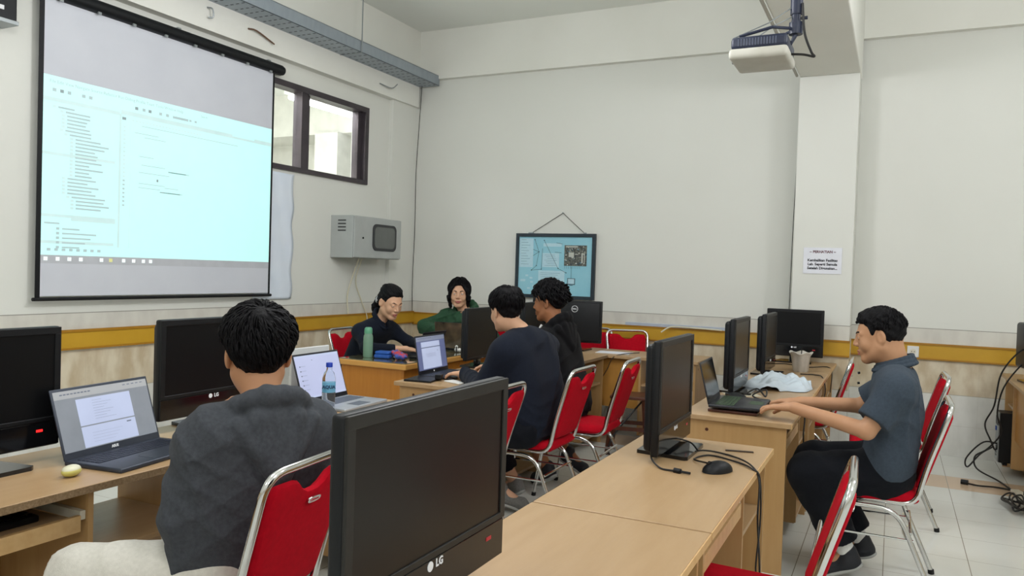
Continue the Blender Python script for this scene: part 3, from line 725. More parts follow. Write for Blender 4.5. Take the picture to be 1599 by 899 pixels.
MB().cyl((.07, .03, ph+.215), (.07, .0, ph+.218), .006).box(-.31, -.25, -.012, .0, ph-.003, ph+.012).box(.315, .345, -.012, 0, ph-.003, ph+.012).build('hook', M['metal'], po)
# ------------------------------------------------------------------ notice on the column
nt_ = empty('paper_notice', (-.565, 7.196, 1.51), 0, 'white printed notice headed PERHATIAN taped to the column', 'notice')
MB().box(-.155, .155, -.002, 0, 0, .225).build('sheet', M['paper'], nt_)
tx = MB()
tx.text('~ PERHATIAN ~', .030, FACENY(0, -.0025, .188), 1, .0003, bold=.0012)
for k, s_ in enumerate(('Kembalikan Fasilitas', 'Lab. Seperti Semula', 'Setelah Digunakan...')):
    tx.text(s_, .030, FACENY(0, -.0025, .115-.034*k), 0, .0003, bold=.0012)
tx.build('lettering', [M['ink'], mat('red_ink', '#6d4a52', .8)], nt_)
tag(MB().box(XL, XL+.003, 2.72, 2.905, 1.50, 1.80).build('paper_notice', mat('bluish_paper', '#c3c9e2', .8)), 'bluish sheet of paper on the wall at the left edge of the frame', 'notice')
# wall speaker top-left
sp = empty('wall_speaker', (XL+.0, 2.72, 2.86), 0, 'dark loudspeaker box high on the left wall at the top left corner of the frame', 'speaker')
MB().box(0, .16, -.2, .2, 0, .5, b=.01).build('cabinet', M['black'], sp)
MB().box(0, .17, -.205, .205, -.015, .01, b=.003).build('bottom_shelf', M['metal'], sp)
MB().box(.16, .163, .02, .12, .06, .085).build('badge', M['logo'], sp)
# ------------------------------------------------------------------ cable tray under the ceiling
M['galv'] = mat('galvanised_steel', '#a3acb4', .42, .35, col2='#8f99a3', scale=5, amt=.8, stretch=(1, 4, 1))
tr = empty('cable_tray', (-4.83, 4.2, 3.5), 0, 'perforated galvanised cable tray hanging along the left wall under the ceiling', 'cable tray')
ty0_, ty1_ = -5.2, 3.28
MB().box(-.16, .16, ty0_, ty1_, 0, .004).build('tray_bottom', M['galv'], tr)
MB().box(.156, .16, ty0_, ty1_, 0, .11).box(.14, .16, ty0_, ty1_, .106, .11).build('tray_side', M['galv'], tr)
MB().box(-.16, -.156, ty0_, ty1_, 0, .11).build('tray_side', M['galv'], tr)
hl = MB(); k = 0; y = -1.2
while y < ty1_-.05:
    n_ = 5
    for q in range(n_): hl.box(-.125+q*.06, -.095+q*.06, y, y+.010, -.0012, .0002)
    y += .105
hl.build('slot_holes', M['cabdark'], tr)
for yy in (-.3, 1.85):
    MB().tube([(-.17, yy, .62), (-.17, yy, -.006), (.17, yy, -.006), (.17, yy, .62)], .006).build('hanger', M['metal'], tr)
MB().box(-.02, .12, ty1_-.02, ty1_+.02, .03, .05).build('end_bracket', M['black'], tr)
# thin wires and wall hooks
tag(MB().tube(spline([(-4.86, 7.42, 3.5), (-4.90, 7.44, 3.0), (-4.915, 7.43, 2.5), (-4.93, 7.46, 1.9), (-4.935, 7.45, 1.3), (-4.94, 7.47, .96)]), .004).build('thin_wire', M['cable'], smooth=True), 'thin black wire dropping down the room corner from the cable tray', 'wire')
tag(MB().tube(spline([(-.828, 2.2, 3.225), (-.83, 4.0, 3.225), (-.83, 6.2, 3.225), (-.83, 7.17, 3.225)]), .012).build('conduit', mat('grey_conduit', '#a29e92', .5), smooth=True), 'thin grey conduit running along the edge of the ceiling beam', 'conduit')
tag(MB().tube(spline([(-.82, 7.45, 3.2), (-.835, 7.46, 2.5), (-.85, 7.5, 1.9), (-.86, 7.51, 1.0)]), .003).build('thin_wire', M['cable'], smooth=True), 'thin dark wire running straight down beside the column', 'wire')
tag(MB().tube(spline([(XL+.095, 4.85, 3.40), (XL+.12, 4.92, 3.40), (XL+.11, 5.1, 3.36), (XL+.13, 5.12, 3.34)], 4), .007).build('wall_hook', mat('rusty_wire', '#6b5240', .7)), 'rusty bent wire sticking out of the wall under the cable tray', 'hook')
tag(MB().tube(spline([(XL+.095, 4.42, 3.44), (XL+.13, 4.44, 3.43), (XL+.13, 4.45, 3.37), (XL+.11, 4.42, 3.36)], 4), .006).build('wall_hook', M['metal']), 'small curled metal hook beside the screen case under the cable tray', 'hook')
tag(MB().tube(spline([(XL+.095, 6.7, 3.37), (XL+.14, 6.85, 3.35), (XL+.18, 6.9, 3.40)], 4), .006).build('wall_hook', M['metal']), 'short bent wire below the tray near the room corner', 'hook')
# socket & small ledge on the back wall
sk = empty('wall_socket', (.165, YB-.022, .82), 0, 'white round-holed power socket on the mustard strip behind the man in the polo', 'socket')
MB().box(-.045, .045, -.012, 0, 0, .095, b=.004).build('plate', M['white'], sk)
MB().cyl((0, -.0125, .048), (0, -.010, .048), .024, 0, 20).build('socket_well', M['offwhite'], sk)
mb = MB(); mb.cyl((-.010, -.0135, .048), (-.010, -.011, .048), .004).cyl((.010, -.0135, .048), (.010, -.011, .048), .004); mb.build('pin_hole', M['ink'], sk)
tag(MB().box(-2.41, -1.38, YB-.03, YB, .945, .975, b=.003).build('cable_duct', mat('pale_blue_duct', '#b5bdcb', .5)), 'pale bluish plastic duct on top of the mustard strip', 'duct')
# ------------------------------------------------------------------ ceiling projector
M['navy'] = mat('navy_paint', '#2b3248', .4, col2='#23293c')
pj_ = empty('ceiling_projector', (-.66, 4.20, 2.56), 0, 'cream and navy ceiling projector hanging from a dark pole', 'projector')
MB().box(-.145, .145, -.16, .16, 0, .055, b=.02).build('lower_shell', mat('projector_shell', '#c6c4ba', .5, col2='#b9b7ab', scale=12), pj_, True)
MB().box(-.135, .14, -.15, .15, .05, .115, b=.018).build('upper_shell', M['navy'], pj_, True)
vb = MB()
for k in range(14): vb.box(-.10+k*.014, -.093+k*.014, -.152, -.149, .065, .10)
vb.build('vent', mat('vent_grey', '#4b5265', .5), pj_)
MB().tube([(-.135, .07, .07), (-.165, .07, .07)], .035, 0, 20).build('lens', M['glossblack'], pj_, True)
mt = empty('projector_mount', (-.50, 4.20, 3.22), 0, 'dark navy pole and bracket that carries the projector from the beam', 'mount')
MB().cyl((0, 0, -.42), (0, 0, 0), .030, 0, 20).build('pole', M['navy'], mt, True)
MB().cyl((0, 0, -.50), (0, 0, -.30), .023, 0, 20).cyl((0, 0, -.52), (0, 0, -.46), .034, 0, 20).build('inner_pole', M['navy'], mt, True)
MB().box(-.09, .09, -.09, .09, -.012, 0, b=.003).build('ceiling_plate', M['navy'], mt)
am = MB()
for yy in (-.10, .10): am.tube([(0, 0, -.49), (-.10, yy, -.50), (-.26, yy*1.1, -.535)], .008)
am.tube([(0, 0, -.52), (-.02, 0, -.56), (-.10, 0, -.55)], .012)
am.build('bracket_arm', M['navy'], mt)
kn = MB()
for z_ in (-.06, -.44): kn.cyl((.025, 0, z_), (.055, 0, z_), .009, 0, 10)
kn.build('knob', M['navy'], mt)
tag(MB().tube(spline([(-.47, 4.18, 2.85), (-.455, 4.18, 2.70), (-.42, 4.18, 2.60), (-.405, 4.18, 2.575), (-.46, 4.18, 2.59), (-.55, 4.18, 2.60)]), .006).build('projector_cable', M['cable'], smooth=True), 'black cable looping from the pole into the back of the projector', 'cable')
tag(MB().tube([(-.515, 4.19, 2.84), (-.62, 4.12, 2.75), (-.79, 4.08, 2.675)], .003).build('support_wire', M['metal']), 'long thin support wire from the pole to the far corner of the projector', 'wire')
tag(MB().tube([(-.515, 4.19, 2.79), (-.60, 4.12, 2.73), (-.66, 4.08, 2.675)], .003).build('support_wire', M['metal']), 'short thin support wire from the pole to the middle of the projector', 'wire')
# ------------------------------------------------------------------ things on the left row
D = .75
o = MB().box(-.19, .19, -.24, .24, 0, .025, b=.008)
kb = empty('keyboard', (-2.42, 1.28, .632), 0, 'black keyboard lying in the pull-out tray of the desk at the left edge', 'keyboard')
MB().box(-.085, .085, -.22, .22, 0, .022, b=.006).build('body', M['black'], kb, True)
k2 = MB()
for r in range(6):
    for c in range(20): k2.box(-.072+r*.024, -.052+r*.024, -.21+c*.021, -.192+c*.021, .022, .027)
k2.build('keys', M['glossblack'], kb)
M['lime'] = mat('pale_yellow_plastic', '#d6cf7e', .35, col2='#c9c168', scale=8)
ec = empty('earbud_case', (-2.335, 1.60, D), .35, 'small pale yellow rounded case on the desk before the dark slate laptop', 'case')
MB().sphere((0, 0, .0175), .034, 0, 20, (.75, 1.05, .52)).build('body', M['lime'], ec, True)
MB().sphere((0, 0, .022), .0335, 0, 20, (.72, 1.02, .46)).build('lid', mat('pale_lid', '#e4e2c6', .3), ec, True)
def mouse(name_lab, x, y, rz, m1, m2, s=1):
    t = empty('computer_mouse', (x, y, D), rz, name_lab, 'mouse')
    vs = []; n, m_ = 20, 10
    b = MB(); b.sphere((0, 0, 0), 1, 0, 24, (.058*s, .033*s, .036*s)); b.v = [(p[0], p[1]*(1-.15*(p[0]/.058)), max(p[2], -.0)+.0015) for p in b.v]
    b.build('body', m1, t, True)
    w_ = MB().tube([(-.035*s, -.003, .0305*s), (-.035*s, .003, .0305*s)], .0075*s, 0, 12); w_.build('scroll_wheel', m2, t, True)
    return t
mouse('cream computer mouse on the desk between the dark slate laptop and the hoodie wearer', -2.44, 2.17, .3, M['offwhite'], mat('grey_wheel', '#8d8a80', .5), 1.15)
mouse('black wired computer mouse on the desk near the bottom right', -.545, 2.835, .9, M['black'], M['glossblack'], 1.1)
# white upright board behind silver laptop
wb = empty('white_board', (-2.72, 3.19, D), 0, 'small white board propped upright behind the silver laptop', 'board')
MB().box(-.015, .0, -.16, .13, 0, .27, b=.003).build('panel', mat('white_board_panel', '#d5d8d8', .5), wb)
MB().box(-.07, -.015, -.1, -.08, 0, .12).build('prop', M['white'], wb)
# bottles
M['pet'] = mat('clear_plastic', '#f2f8fb', .05, trans=.96, ior=1.2, spec=.5)
M['bluecap'] = mat('blue_cap', '#1f3fb0', .4)
M['aqua'] = mat('blue_label', '#5aa3cc', .4, col2='#7fb8d8', scale=12)
bt = empty('water_bottle', (-2.385, 2.915, D), 0, 'clear plastic water bottle with a blue cap and blue label, by the hoodie wearer\'s shoulder', 'bottle')
MB().lathe([(.001, .002), (.027, .0), (.031, .008), (.029, .02), (.031, .03), (.0295, .045), (.031, .06), (.0315, .10), (.0305, .102), (.0305, .145), (.0315, .148), (.031, .165), (.024, .19), (.0135, .205), (.0125, .222)], n=32).build('bottle_body', M['pet'], bt, True)
MB().lathe([(.001, .24), (.0145, .239), (.0155, .236), (.0155, .219), (.014, .218)], n=28).build('cap', M['bluecap'], bt, True)
lbm = MB().lathe([(.0312, .100), (.0316, .102), (.0316, .146), (.0312, .148)], n=32)
bd_ = Vector((2.385, -2.915, 0)).normalized(); rt = Vector((0, 0, 1)).cross(bd_)
lbm.text('AQUA', .021, frame((bd_.x*.0322, bd_.y*.0322, .127), rt, (0, 0, 1), bd_), 1, .0004, bold=.001)
lbm.build('label', [M['aqua'], mat('label_ink', '#27456b', .5)], bt)
gb = empty('drink_bottle', (-3.63, 4.89, D), 0, 'tall translucent green drink bottle with a green lid on the teacher desk', 'bottle')
M['mint'] = mat('mint_plastic', '#a8cdb4', .15, trans=.55, ior=1.15, col2='#9dc4aa')
MB().lathe([(.001, .001), (.034, .0), (.037, .006), (.037, .15), (.035, .165), (.030, .178), (.030, .185)], n=28).build('bottle_body', M['mint'], gb, True)
MB().lathe([(.001, .232), (.020, .231), (.029, .222), (.031, .205), (.031, .184), (.0295, .183)], n=28).build('lid', mat('green_lid', '#5f9f7d', .4), gb, True)
# tissue pack, snack bag, gadget on teacher desk
M['tblue'] = mat('blue_wrapper', '#2b5fb4', .35, col2='#1f4b96', scale=25, bump=.3, bscale=30)
tp = empty('tissue_pack', (-3.50, 4.92, D), .15, 'small bright blue tissue packet beside the green bottle', 'packet')
MB().box(-.065, .065, -.045, .045, 0, .03, b=.010).build('packet', M['tblue'], tp, True)
MB().box(-.06, .06, -.04, .04, .029, .055, b=.010).build('packet', M['tblue'], tp, True)
sb = empty('snack_bag', (-3.36, 4.93, D), -.5, 'crumpled red and blue snack bag lying on the teacher desk', 'snack bag')
b = MB(); b.sphere((0, 0, 0), 1, 0, 28, (.10, .045, .028))
random.seed(5)
b.v = [(p[0], p[1]*(1+.25*math.sin(p[0]*60)), max(.0, p[2]+.026+.005*math.sin(p[0]*90+p[1]*120)+.03*max(0, -p[0]/.1))) for p in b.v]
b.build('bag', mat('snack_foil', '#c33a3d', .35, col2='#3d56a8', scale=22, amt=.12, bump=.5, bscale=40), sb, True)
MB().box(-.125, -.09, -.03, .03, .045, .052).build('crimped_end', M['tblue'], sb)
tag(MB().box(-.06, .06, -.035, .035, 0, .018, b=.004).build('black_box', M['black'], loc=(-3.28, 5.06, D), rz=.2), 'flat black gadget beside the snack bag', 'gadget')
fg = empty('small_figurine', (-3.30, 5.68, D), 0, 'tiny white and black figurine before the glossy laptop', 'figurine')
MB().sphere((0, 0, .02), .018, 0, 14).sphere((.025, .01, .018), .016, 0, 14).sphere((0, 0, .045), .013, 0, 14).build('body', M['white'], fg, True)
MB().cyl((.012, -.02, 0), (.012, -.02, .05), .005).build('stripe', M['black'], fg, True)
# on the black-sweater desk
nb_ = MB().box(-.09, .09, -.11, .11, 0, .012, b=.003).build('black_notebook', M['black'], loc=(-2.62, 4.12, D), rz=.15); tag(nb_, 'thin black notebook on the desk by the typing hands of the man in black', 'notebook')
tag(MB().box(-.02, .02, -.03, .03, 0, .028, b=.003).build('black_box', M['black'], loc=(-2.53, 4.15, D+.0125), rz=.3), 'small black box standing on the thin notebook', 'box')
tag(MB().box(-.038, .038, -.075, .075, 0, .009, b=.004).build('white_phone', M['white'], loc=(-2.40, 4.14, D), rz=1.2), 'white phone lying flat on the desk next to the black sleeve', 'phone')
# on the crosswise desk
tag(MB().box(-.15, .15, -.1, .1, 0, .0015).build('paper_sheet', M['paper'], loc=(-2.22, 6.62, D), rz=.1), 'sheet of white paper on the crosswise desk near the back wall', 'paper')
tag(MB().tube(spline([(-2.02, 6.72, D+.006), (-2.10, 6.50, D+.006), (-2.15, 6.378, D-.02), (-2.2, 6.37, .62), (-2.30, 6.37, .47), (-2.42, 6.37, .40)]), .0035).build('black_cable', M['cable'], smooth=True), 'black cable hanging over the front of the crosswise desk', 'cable')
cpu = empty('computer_case', (-2.46, 6.06, .519), 0, 'small black computer case on the shelf inside the desk behind the curly-haired person', 'computer case')
MB().box(-.17, .17, -.05, .05, 0, .10, b=.004).build('case', M['black'], cpu); MB().box(.170, .172, -.02, .02, .03, .055).build('sticker', M['paper'], cpu)
# ------------------------------------------------------------------ things on the right rows
def cable(lab, pts, r=.004, m_='cable', name='black_cable'):
    return tag(MB().tube(spline(pts, 7), r, 0, 6).build(name, M[m_], smooth=True), lab, 'cable')
z = D+.005
cable('black mouse cable curling over the desk and hanging down its side', [(-.585, 2.88, z+.01), (-.66, 2.96, z), (-.62, 3.06, z), (-.5, 3.0, z), (-.44, 2.93, z), (-.410, 2.91, .73), (-.405, 2.93, .58), (-.405, 2.86, .42), (-.405, 2.96, .36), (-.405, 2.93, .45), (-.405, 2.86, .60), (-.41, 2.90, .72), (-.45, 2.96, z+.006), (-.55, 3.10, z), (-.66, 3.10, z+.006), (-.72, 2.96, z)], .0035)
cable('black plug cable lying in a loop before the monitor base', [(-.66, 3.03, z+.018), (-.72, 3.12, z+.03), (-.80, 3.04, z+.05), (-.80, 2.86, z+.02), (-.74, 2.76, z), (-.68, 2.74, z)], .0035)
pg = MB().tube([(-.68, 2.74, z+.002), (-.655, 2.735, z+.002)], .010, 0, 10).tube([(-.655, 2.735, z+.002), (-.62, 2.73, z+.002)], .0045, 0, 8)
tag(pg.build('cable_plug', M['black'], smooth=True), 'small black audio plug at the end of the looped cable', 'plug')
tag(MB().box(-.055, .055, -.005, .005, 0, .006, b=.002).build('black_pen', mat('brown_black_pen', '#40332a', .5), loc=(-.535, 3.21, D), rz=.25), 'thin dark stick lying near the far end of the front desk', 'pen')
# crumpled cloth
M['cloth'] = mat('pale_cloth', '#c9d3da', .85, col2='#b7c4ce', scale=6, bump=.15, bscale=200, sheen=.2)
random.seed(11)
nu, nv = 90, 70; vs = []; fs = []
def fold(u, v):
    a = math.sin(u*9+2.2*math.sin(v*5)); b = math.sin(v*11+u*4+1.7*math.sin(u*6)); c = math.sin((u+v)*15+2*math.sin(v*8))
    return .30*(1-a*a)+.25*(1-abs(b))**1.3+.20*(.5+.5*c)+.12*math.sin(u*23+3*math.sin(v*9))**2
for i in range(nu):
    for j in range(nv):
        u, v = i/(nu-1), j/(nv-1); U_, V_ = 2*u-1, 2*v-1
        R_ = math.hypot(U_, V_); ang = math.atan2(V_, U_)
        edge = 1+.12*math.sin(ang*3+1)+.08*math.sin(ang*7)
        k = max(0, 1-(R_/edge)**2.2)
        x = U_*.21*(1+.1*math.sin(v*7)); y = V_*.30*(1+.1*math.sin(u*8))
        hgt = k**.6*(.035+.085*fold(u*1.1, v*1.1))
        if R_ > edge: x *= edge/R_; y *= edge/R_; hgt = 0
        vs.append((x, y, hgt+.003))
for i in range(nu-1):
    for j in range(nv-1): a = i*nv+j; fs.append((a, a+nv, a+nv+1, a+1))
o = MB().add(vs, fs).build('crumpled_cloth', M['cloth'], smooth=True, loc=(-.655, 5.33, D+.001)); tag(o, 'crumpled pale blue-grey cloth heaped on the desk beyond the typing hands', 'cloth')
# plastic cup in a bag
cp = empty('plastic_cup', (-.62, 6.30, D), 0, 'clear plastic cup wrapped in a crumpled bag with a dark straw', 'cup')
M['milky'] = mat('milky_plastic', '#e3dfd6', .25, trans=.25, col2='#cfc8ba', scale=14, amt=.5, bump=.4, bscale=30)
b = MB().lathe([(.001, .002), (.05, 0), (.055, .01), (.068, .12), (.085, .145), (.080, .150), (.065, .125)], n=40)
b.v = [(p[0]*(1+.06*math.sin(math.atan2(p[1], p[0])*7+p[2]*40)), p[1]*(1+.06*math.sin(math.atan2(p[1], p[0])*7+p[2]*40)), p[2]+.008*math.sin(math.atan2(p[1], p[0])*5)*(p[2] > .11)) for p in b.v]
b.build('cup', M['milky'], cp, True)
MB().tube([(0, 0, .03), (.006, -.01, .19)], .004).build('straw', M['cable'], cp)
cable('thin black cable along the far desk under the monitor facing the camera', [(-.95, 6.5, z), (-.8, 6.75, z), (-.6, 6.62, z), (-.46, 6.75, z), (-.415, 6.6, .72), (-.41, 6.4, .6)], .004)
cable('black cable lying across the desk right of the cup', [(-.6, 6.10, z), (-.5, 6.12, z), (-.44, 6.0, z), (-.41, 5.9, .68), (-.41, 5.7, .6)], .004)
# adapter, mouse under the far hand, cables around the laptop
ad = MB().box(-.04, .04, -.07, .07, 0, .03, b=.006).build('power_adapter', M['black'], loc=(-.80, 4.60, D), rz=.5); tag(ad, 'black power adapter beside the laptop with green-lit keys', 'adapter')
cable('dark coiled cable bundle between the laptop and the cloth', [(-.76, 4.62, z+.02), (-.70, 4.72, z+.05), (-.64, 4.64, z+.02), (-.66, 4.78, z+.04), (-.72, 4.70, z+.01), (-.62, 4.60, z), (-.55, 4.62, z+.01), (-.50, 4.70, z)], .005)
cable('black cable curving over the desk edge below the far forearm', [(-.60, 4.56, z), (-.50, 4.50, z), (-.45, 4.52, z), (-.408, 4.45, .72), (-.405, 4.40, .62), (-.40, 4.45, .5)], .004)
mouse('dark mouse under the far hand of the man in the polo', -.60, 4.44, 0, M['black'], M['glossblack'], .95)
tag(MB().box(-.10, .10, -.07, .07, 0, .002).build('paper_sheet', mat('cream_note', '#ddd6c0', .8), loc=(-.80, 4.80, D), rz=.5), 'small cream sheet of paper under the monitor behind the laptop', 'paper')
# cream cables by the back wall
cable('cream cable loop against the mustard strip, left of the monitor behind the laptop', [(-1.30, 7.47, .97), (-1.36, 7.46, .92), (-1.37, 7.46, .85), (-1.33, 7.46, .78), (-1.27, 7.46, .75)], .010, 'whitecable', 'white_cable')
cable('cream cable running from the red chair to the duct at the back wall', [(-2.02, 7.42, .90), (-1.93, 7.45, .955), (-1.75, 7.47, .957), (-1.45, 7.47, .95)], .007, 'whitecable', 'white_cable')
# right edge: computer cases, cables, power strip
pc = empty('computer_case', (.95, 7.03, .088), 0, 'black tower computer case low in the desk at the right edge', 'computer case')
MB().box(-.19, .17, -.09, .09, .02, .40, b=.006).build('case', M['black'], pc)
MB().box(-.197, -.19, -.085, .085, .025, .395).build('rear_plate', M['metal'], pc)
rp = MB()
for k in range(6): rp.box(-.200, -.196, -.02, .02, .06+k*.022, .07+k*.022)
rp.box(-.201, -.196, -.07, .06, .3, .36); rp.build('port', M['black'], pc)
MB().box(-.205, -.19, .01, .05, .25, .28).build('blue_connector', mat('blue_plug', '#2f4f9c', .5), pc)
for xx in (-.16, .14): MB().box(xx, xx+.03, -.08, .08, 0, .022).build('foot', M['rubber'], pc)
p2_ = copy_tree(pc); p2_.location = (1.03, 5.80, 0); p2_['label'] = 'second black tower computer case nearer the camera, cut off by the right edge'
cable('black cable falling from the monitor at the right edge towards the floor', [(.93, 6.80, 1.0), (.84, 6.72, .98), (.74, 6.80, .80), (.71, 6.86, .55), (.66, 6.9, .40), (.70, 6.9, .28), (.74, 6.95, .2), (.76, 6.98, .27)], .006)
cable('second black cable falling from the monitor at the right edge', [(.93, 6.80, .92), (.86, 6.76, .88), (.76, 6.80, .70), (.73, 6.84, .5), (.76, 6.85, .35), (.68, 6.86, .22), (.60, 6.86, .15), (.62, 6.9, .05), (.74, 6.7, .02), (.80, 6.5, .01)], .006)
cable('black cable looping out from the back of the tower computer', [(.78, 6.98, .24), (.66, 6.95, .25), (.55, 6.93, .12), (.56, 6.93, .05), (.64, 6.93, .16), (.72, 6.95, .22)], .006)
cable('flat black power cable on the tiles ending in a round plug', [(.53, 6.52, .012), (.60, 6.50, .01), (.70, 6.52, .01), (.80, 6.50, .01), (.86, 6.42, .02)], .006)
tag(MB().tube([(.49, 6.53, .018), (.535, 6.52, .018)], .018, 0, 12).build('cable_plug', M['black'], smooth=True), 'round black power plug lying alone on the white tiles', 'plug')
pts = []
random.seed(2)
for k in range(26):
    a = k*1.15; r = .10+.05*math.sin(k*1.7); pts.append((.77+.55*r*math.cos(a)+.03*math.sin(k), 6.02+1.6*r*math.sin(a), .015+.03*abs(math.sin(k*.9))))
cable('tangle of black cables on the floor under the desk at the right edge', pts, .006)
pst = empty('power_strip', (.86, 6.28, 0), 1.9, 'cream power strip lying among the tangled cables on the floor', 'power strip')
MB().box(-.16, .16, -.028, .028, 0, .034, b=.006).build('body', M['offwhite'], pst)
MB().cyl((-.08, 0, .034), (-.08, 0, .05), .018).cyl((.0, 0, .034), (0, 0, .055), .018).build('plug', M['black'], pst)
cable('thin white cable on the floor below the chair behind the man in the polo', [(.12, 4.9, .006), (.10, 5.1, .006), (.14, 5.25, .006), (.10, 5.35, .03), (.12, 5.45, .006)], .004, 'whitecable', 'white_cable')
cable('black cables hanging beside the wooden stool', [(-1.75, 6.2, .50), (-1.85, 6.05, .35), (-1.98, 5.95, .15), (-2.0, 5.9, .03), (-1.9, 5.8, .01)], .008)
# ------------------------------------------------------------------ implicit-surface modeller for people
f32 = np.float32
def V3(*a): return np.array(a, dtype=float)
def unit(v): v = np.asarray(v, float); return v/np.linalg.norm(v)
class SDF:
    def __init__(s, lo, hi, res):
        s.lo = np.array(lo, float); s.res = res
        s.n = np.maximum(4, np.ceil((np.array(hi)-s.lo)/res).astype(int)+1)
        s.d = np.full(tuple(s.n), .06, f32)
        s.ax = [(s.lo[i]+np.arange(s.n[i])*res).astype(f32) for i in range(3)]
    def _box(s, mn, mx, pad):
        a = np.clip(np.floor((mn-pad-s.lo)/s.res).astype(int), 0, s.n-1); b = np.clip(np.ceil((mx+pad-s.lo)/s.res).astype(int)+1, 1, s.n)
        if np.any(b <= a): return None
        sl = tuple(slice(a[i], b[i]) for i in range(3))
        X = s.ax[0][sl[0]][:, None, None]; Y = s.ax[1][sl[1]][None, :, None]; Z = s.ax[2][sl[2]][None, None, :]
        return sl, X, Y, Z
    def _mix(s, sl, v, k, op):
        d = s.d[sl]
        if op == 'u':
            h = np.clip(.5+.5*(d-v)/k, 0, 1); s.d[sl] = d*(1-h)+v*h-k*h*(1-h)
        elif op == 's':      # subtract
            h = np.clip(.5-.5*(d+v)/k, 0, 1); s.d[sl] = d*(1-h)+(-v)*h+k*h*(1-h)
    def rc(s, a, b, ra, rb, k=.02, op='u', cut=None, sq=None):
        """tapered capsule; cut=(point, normal) removes the far side; sq=(dir, factor) flattens along dir"""
        a = np.asarray(a, float); b = np.asarray(b, float); R_ = max(ra, rb)
        bx = s._box(np.minimum(a, b)-R_, np.maximum(a, b)+R_, k+2*s.res)
        if bx is None: return
        sl, X, Y, Z = bx
        if sq is not None:
            n_, f_ = unit(sq[0]), sq[1]
            ab = b-a; ab2 = ab+n_*(ab@n_)*(1/f_-1)
            px, py, pz = X-a[0], Y-a[1], Z-a[2]
            t_ = (px*n_[0]+py*n_[1]+pz*n_[2])*(1/f_-1)
            px = px+t_*n_[0]; py = py+t_*n_[1]; pz = pz+t_*n_[2]; ab = ab2
        else:
            ab = b-a; px, py, pz = X-a[0], Y-a[1], Z-a[2]
        L2 = max(ab@ab, 1e-9)
        h = np.clip((px*ab[0]+py*ab[1]+pz*ab[2])/L2, 0, 1)
        v = np.sqrt((px-h*ab[0])**2+(py-h*ab[1])**2+(pz-h*ab[2])**2)-(ra+(rb-ra)*h)
        if sq is not None: v = v*min(1, sq[1]*1.15)
        if cut is not None:
            p, n_ = np.asarray(cut[0], float), unit(cut[1])
            v = np.maximum(v, (X-p[0])*n_[0]+(Y-p[1])*n_[1]+(Z-p[2])*n_[2])
        s._mix(sl, v.astype(f32), k, op)
    def el(s, c, r, R_=None, k=.02, op='u', cut=None):
        c = np.asarray(c, float); r = np.asarray(r, float); R_ = np.eye(3) if R_ is None else R_
        bx = s._box(c-r.max(), c+r.max(), k+2*s.res)
        if bx is None: return
        sl, X, Y, Z = bx; px, py, pz = X-c[0], Y-c[1], Z-c[2]
        q = [(px*R_[i][0]+py*R_[i][1]+pz*R_[i][2]) for i in range(3)]   # rows of R_ = local axes in world
        k0 = np.sqrt((q[0]/r[0])**2+(q[1]/r[1])**2+(q[2]/r[2])**2); k1 = np.sqrt((q[0]/r[0]**2)**2+(q[1]/r[1]**2)**2+(q[2]/r[2]**2)**2)
        v = k0*(k0-1)/np.maximum(k1, 1e-6)
        if cut is not None: v = np.maximum(v, cut(q[0], q[1], q[2]))
        s._mix(sl, v.astype(f32), k, op)
    def plane(s, p, n_):
        p = np.asarray(p, float); n_ = unit(n_)
        s.d = np.maximum(s.d, ((s.ax[0]-p[0])[:, None, None]*n_[0]+(s.ax[1]-p[1])[None, :, None]*n_[1]+(s.ax[2]-p[2])[None, None, :]*n_[2]).astype(f32))
    def disp(s, fn):
        idx = np.nonzero(np.abs(s.d) < .035)
        s.d[idx] += fn(s.ax[0][idx[0]], s.ax[1][idx[1]], s.ax[2][idx[2]]).astype(f32)
    def mesh(s):
        d = s.d; d[0] = d[-1] = .05; d[:, 0] = d[:, -1] = .05; d[:, :, 0] = d[:, :, -1] = .05
        neg = d < 0
        cnt = np.zeros(tuple(s.n-1), np.int8)
        for i in (0, 1):
            for j in (0, 1):
                for k in (0, 1): cnt += neg[i:s.n[0]-1+i, j:s.n[1]-1+j, k:s.n[2]-1+k]
        act = np.nonzero((cnt > 0) & (cnt < 8)); na = len(act[0])
        idm = np.full(cnt.shape, -1, np.int32); idm[act] = np.arange(na)
        A = np.stack(act, 1); acc = np.zeros((na, 3)); num = np.zeros(na)
        cs = [(i, j, k) for i in (0, 1) for j in (0, 1) for k in (0, 1)]
        val = {c: d[A[:, 0]+c[0], A[:, 1]+c[1], A[:, 2]+c[2]] for c in cs}
        for c in cs:
            for ax in range(3):
                if c[ax] == 0:
                    c2 = list(c); c2[ax] = 1; c2 = tuple(c2); v0, v1 = val[c], val[c2]
                    m_ = (v0 < 0) != (v1 < 0); t = np.where(m_, v0/np.where(m_, v0-v1, 1), 0)
                    p = np.array(c, float)[None, :].repeat(na, 0); p[:, ax] += t
                    acc += p*m_[:, None]; num += m_
        P = s.lo+(A+acc/num[:, None])*s.res
        faces = []
        for ax in range(3):
            o = [(1, 2), (2, 0), (0, 1)][ax]
            sl0 = [slice(None)]*3; sl1 = [slice(None)]*3; sl0[ax] = slice(0, -1); sl1[ax] = slice(1, None)
            for q in o: sl0[q] = slice(1, -1); sl1[q] = slice(1, -1)
            n0, n1 = neg[tuple(sl0)], neg[tuple(sl1)]; e = np.nonzero(n0 != n1)
            E = np.stack(e, 1); 
            for q in o: E[:, q] += 1
            def cid(da, db):
                B = E.copy(); B[:, o[0]] -= da; B[:, o[1]] -= db; return idm[B[:, 0], B[:, 1], B[:, 2]]
            Q = np.stack([cid(1, 1), cid(0, 1), cid(0, 0), cid(1, 0)], 1)
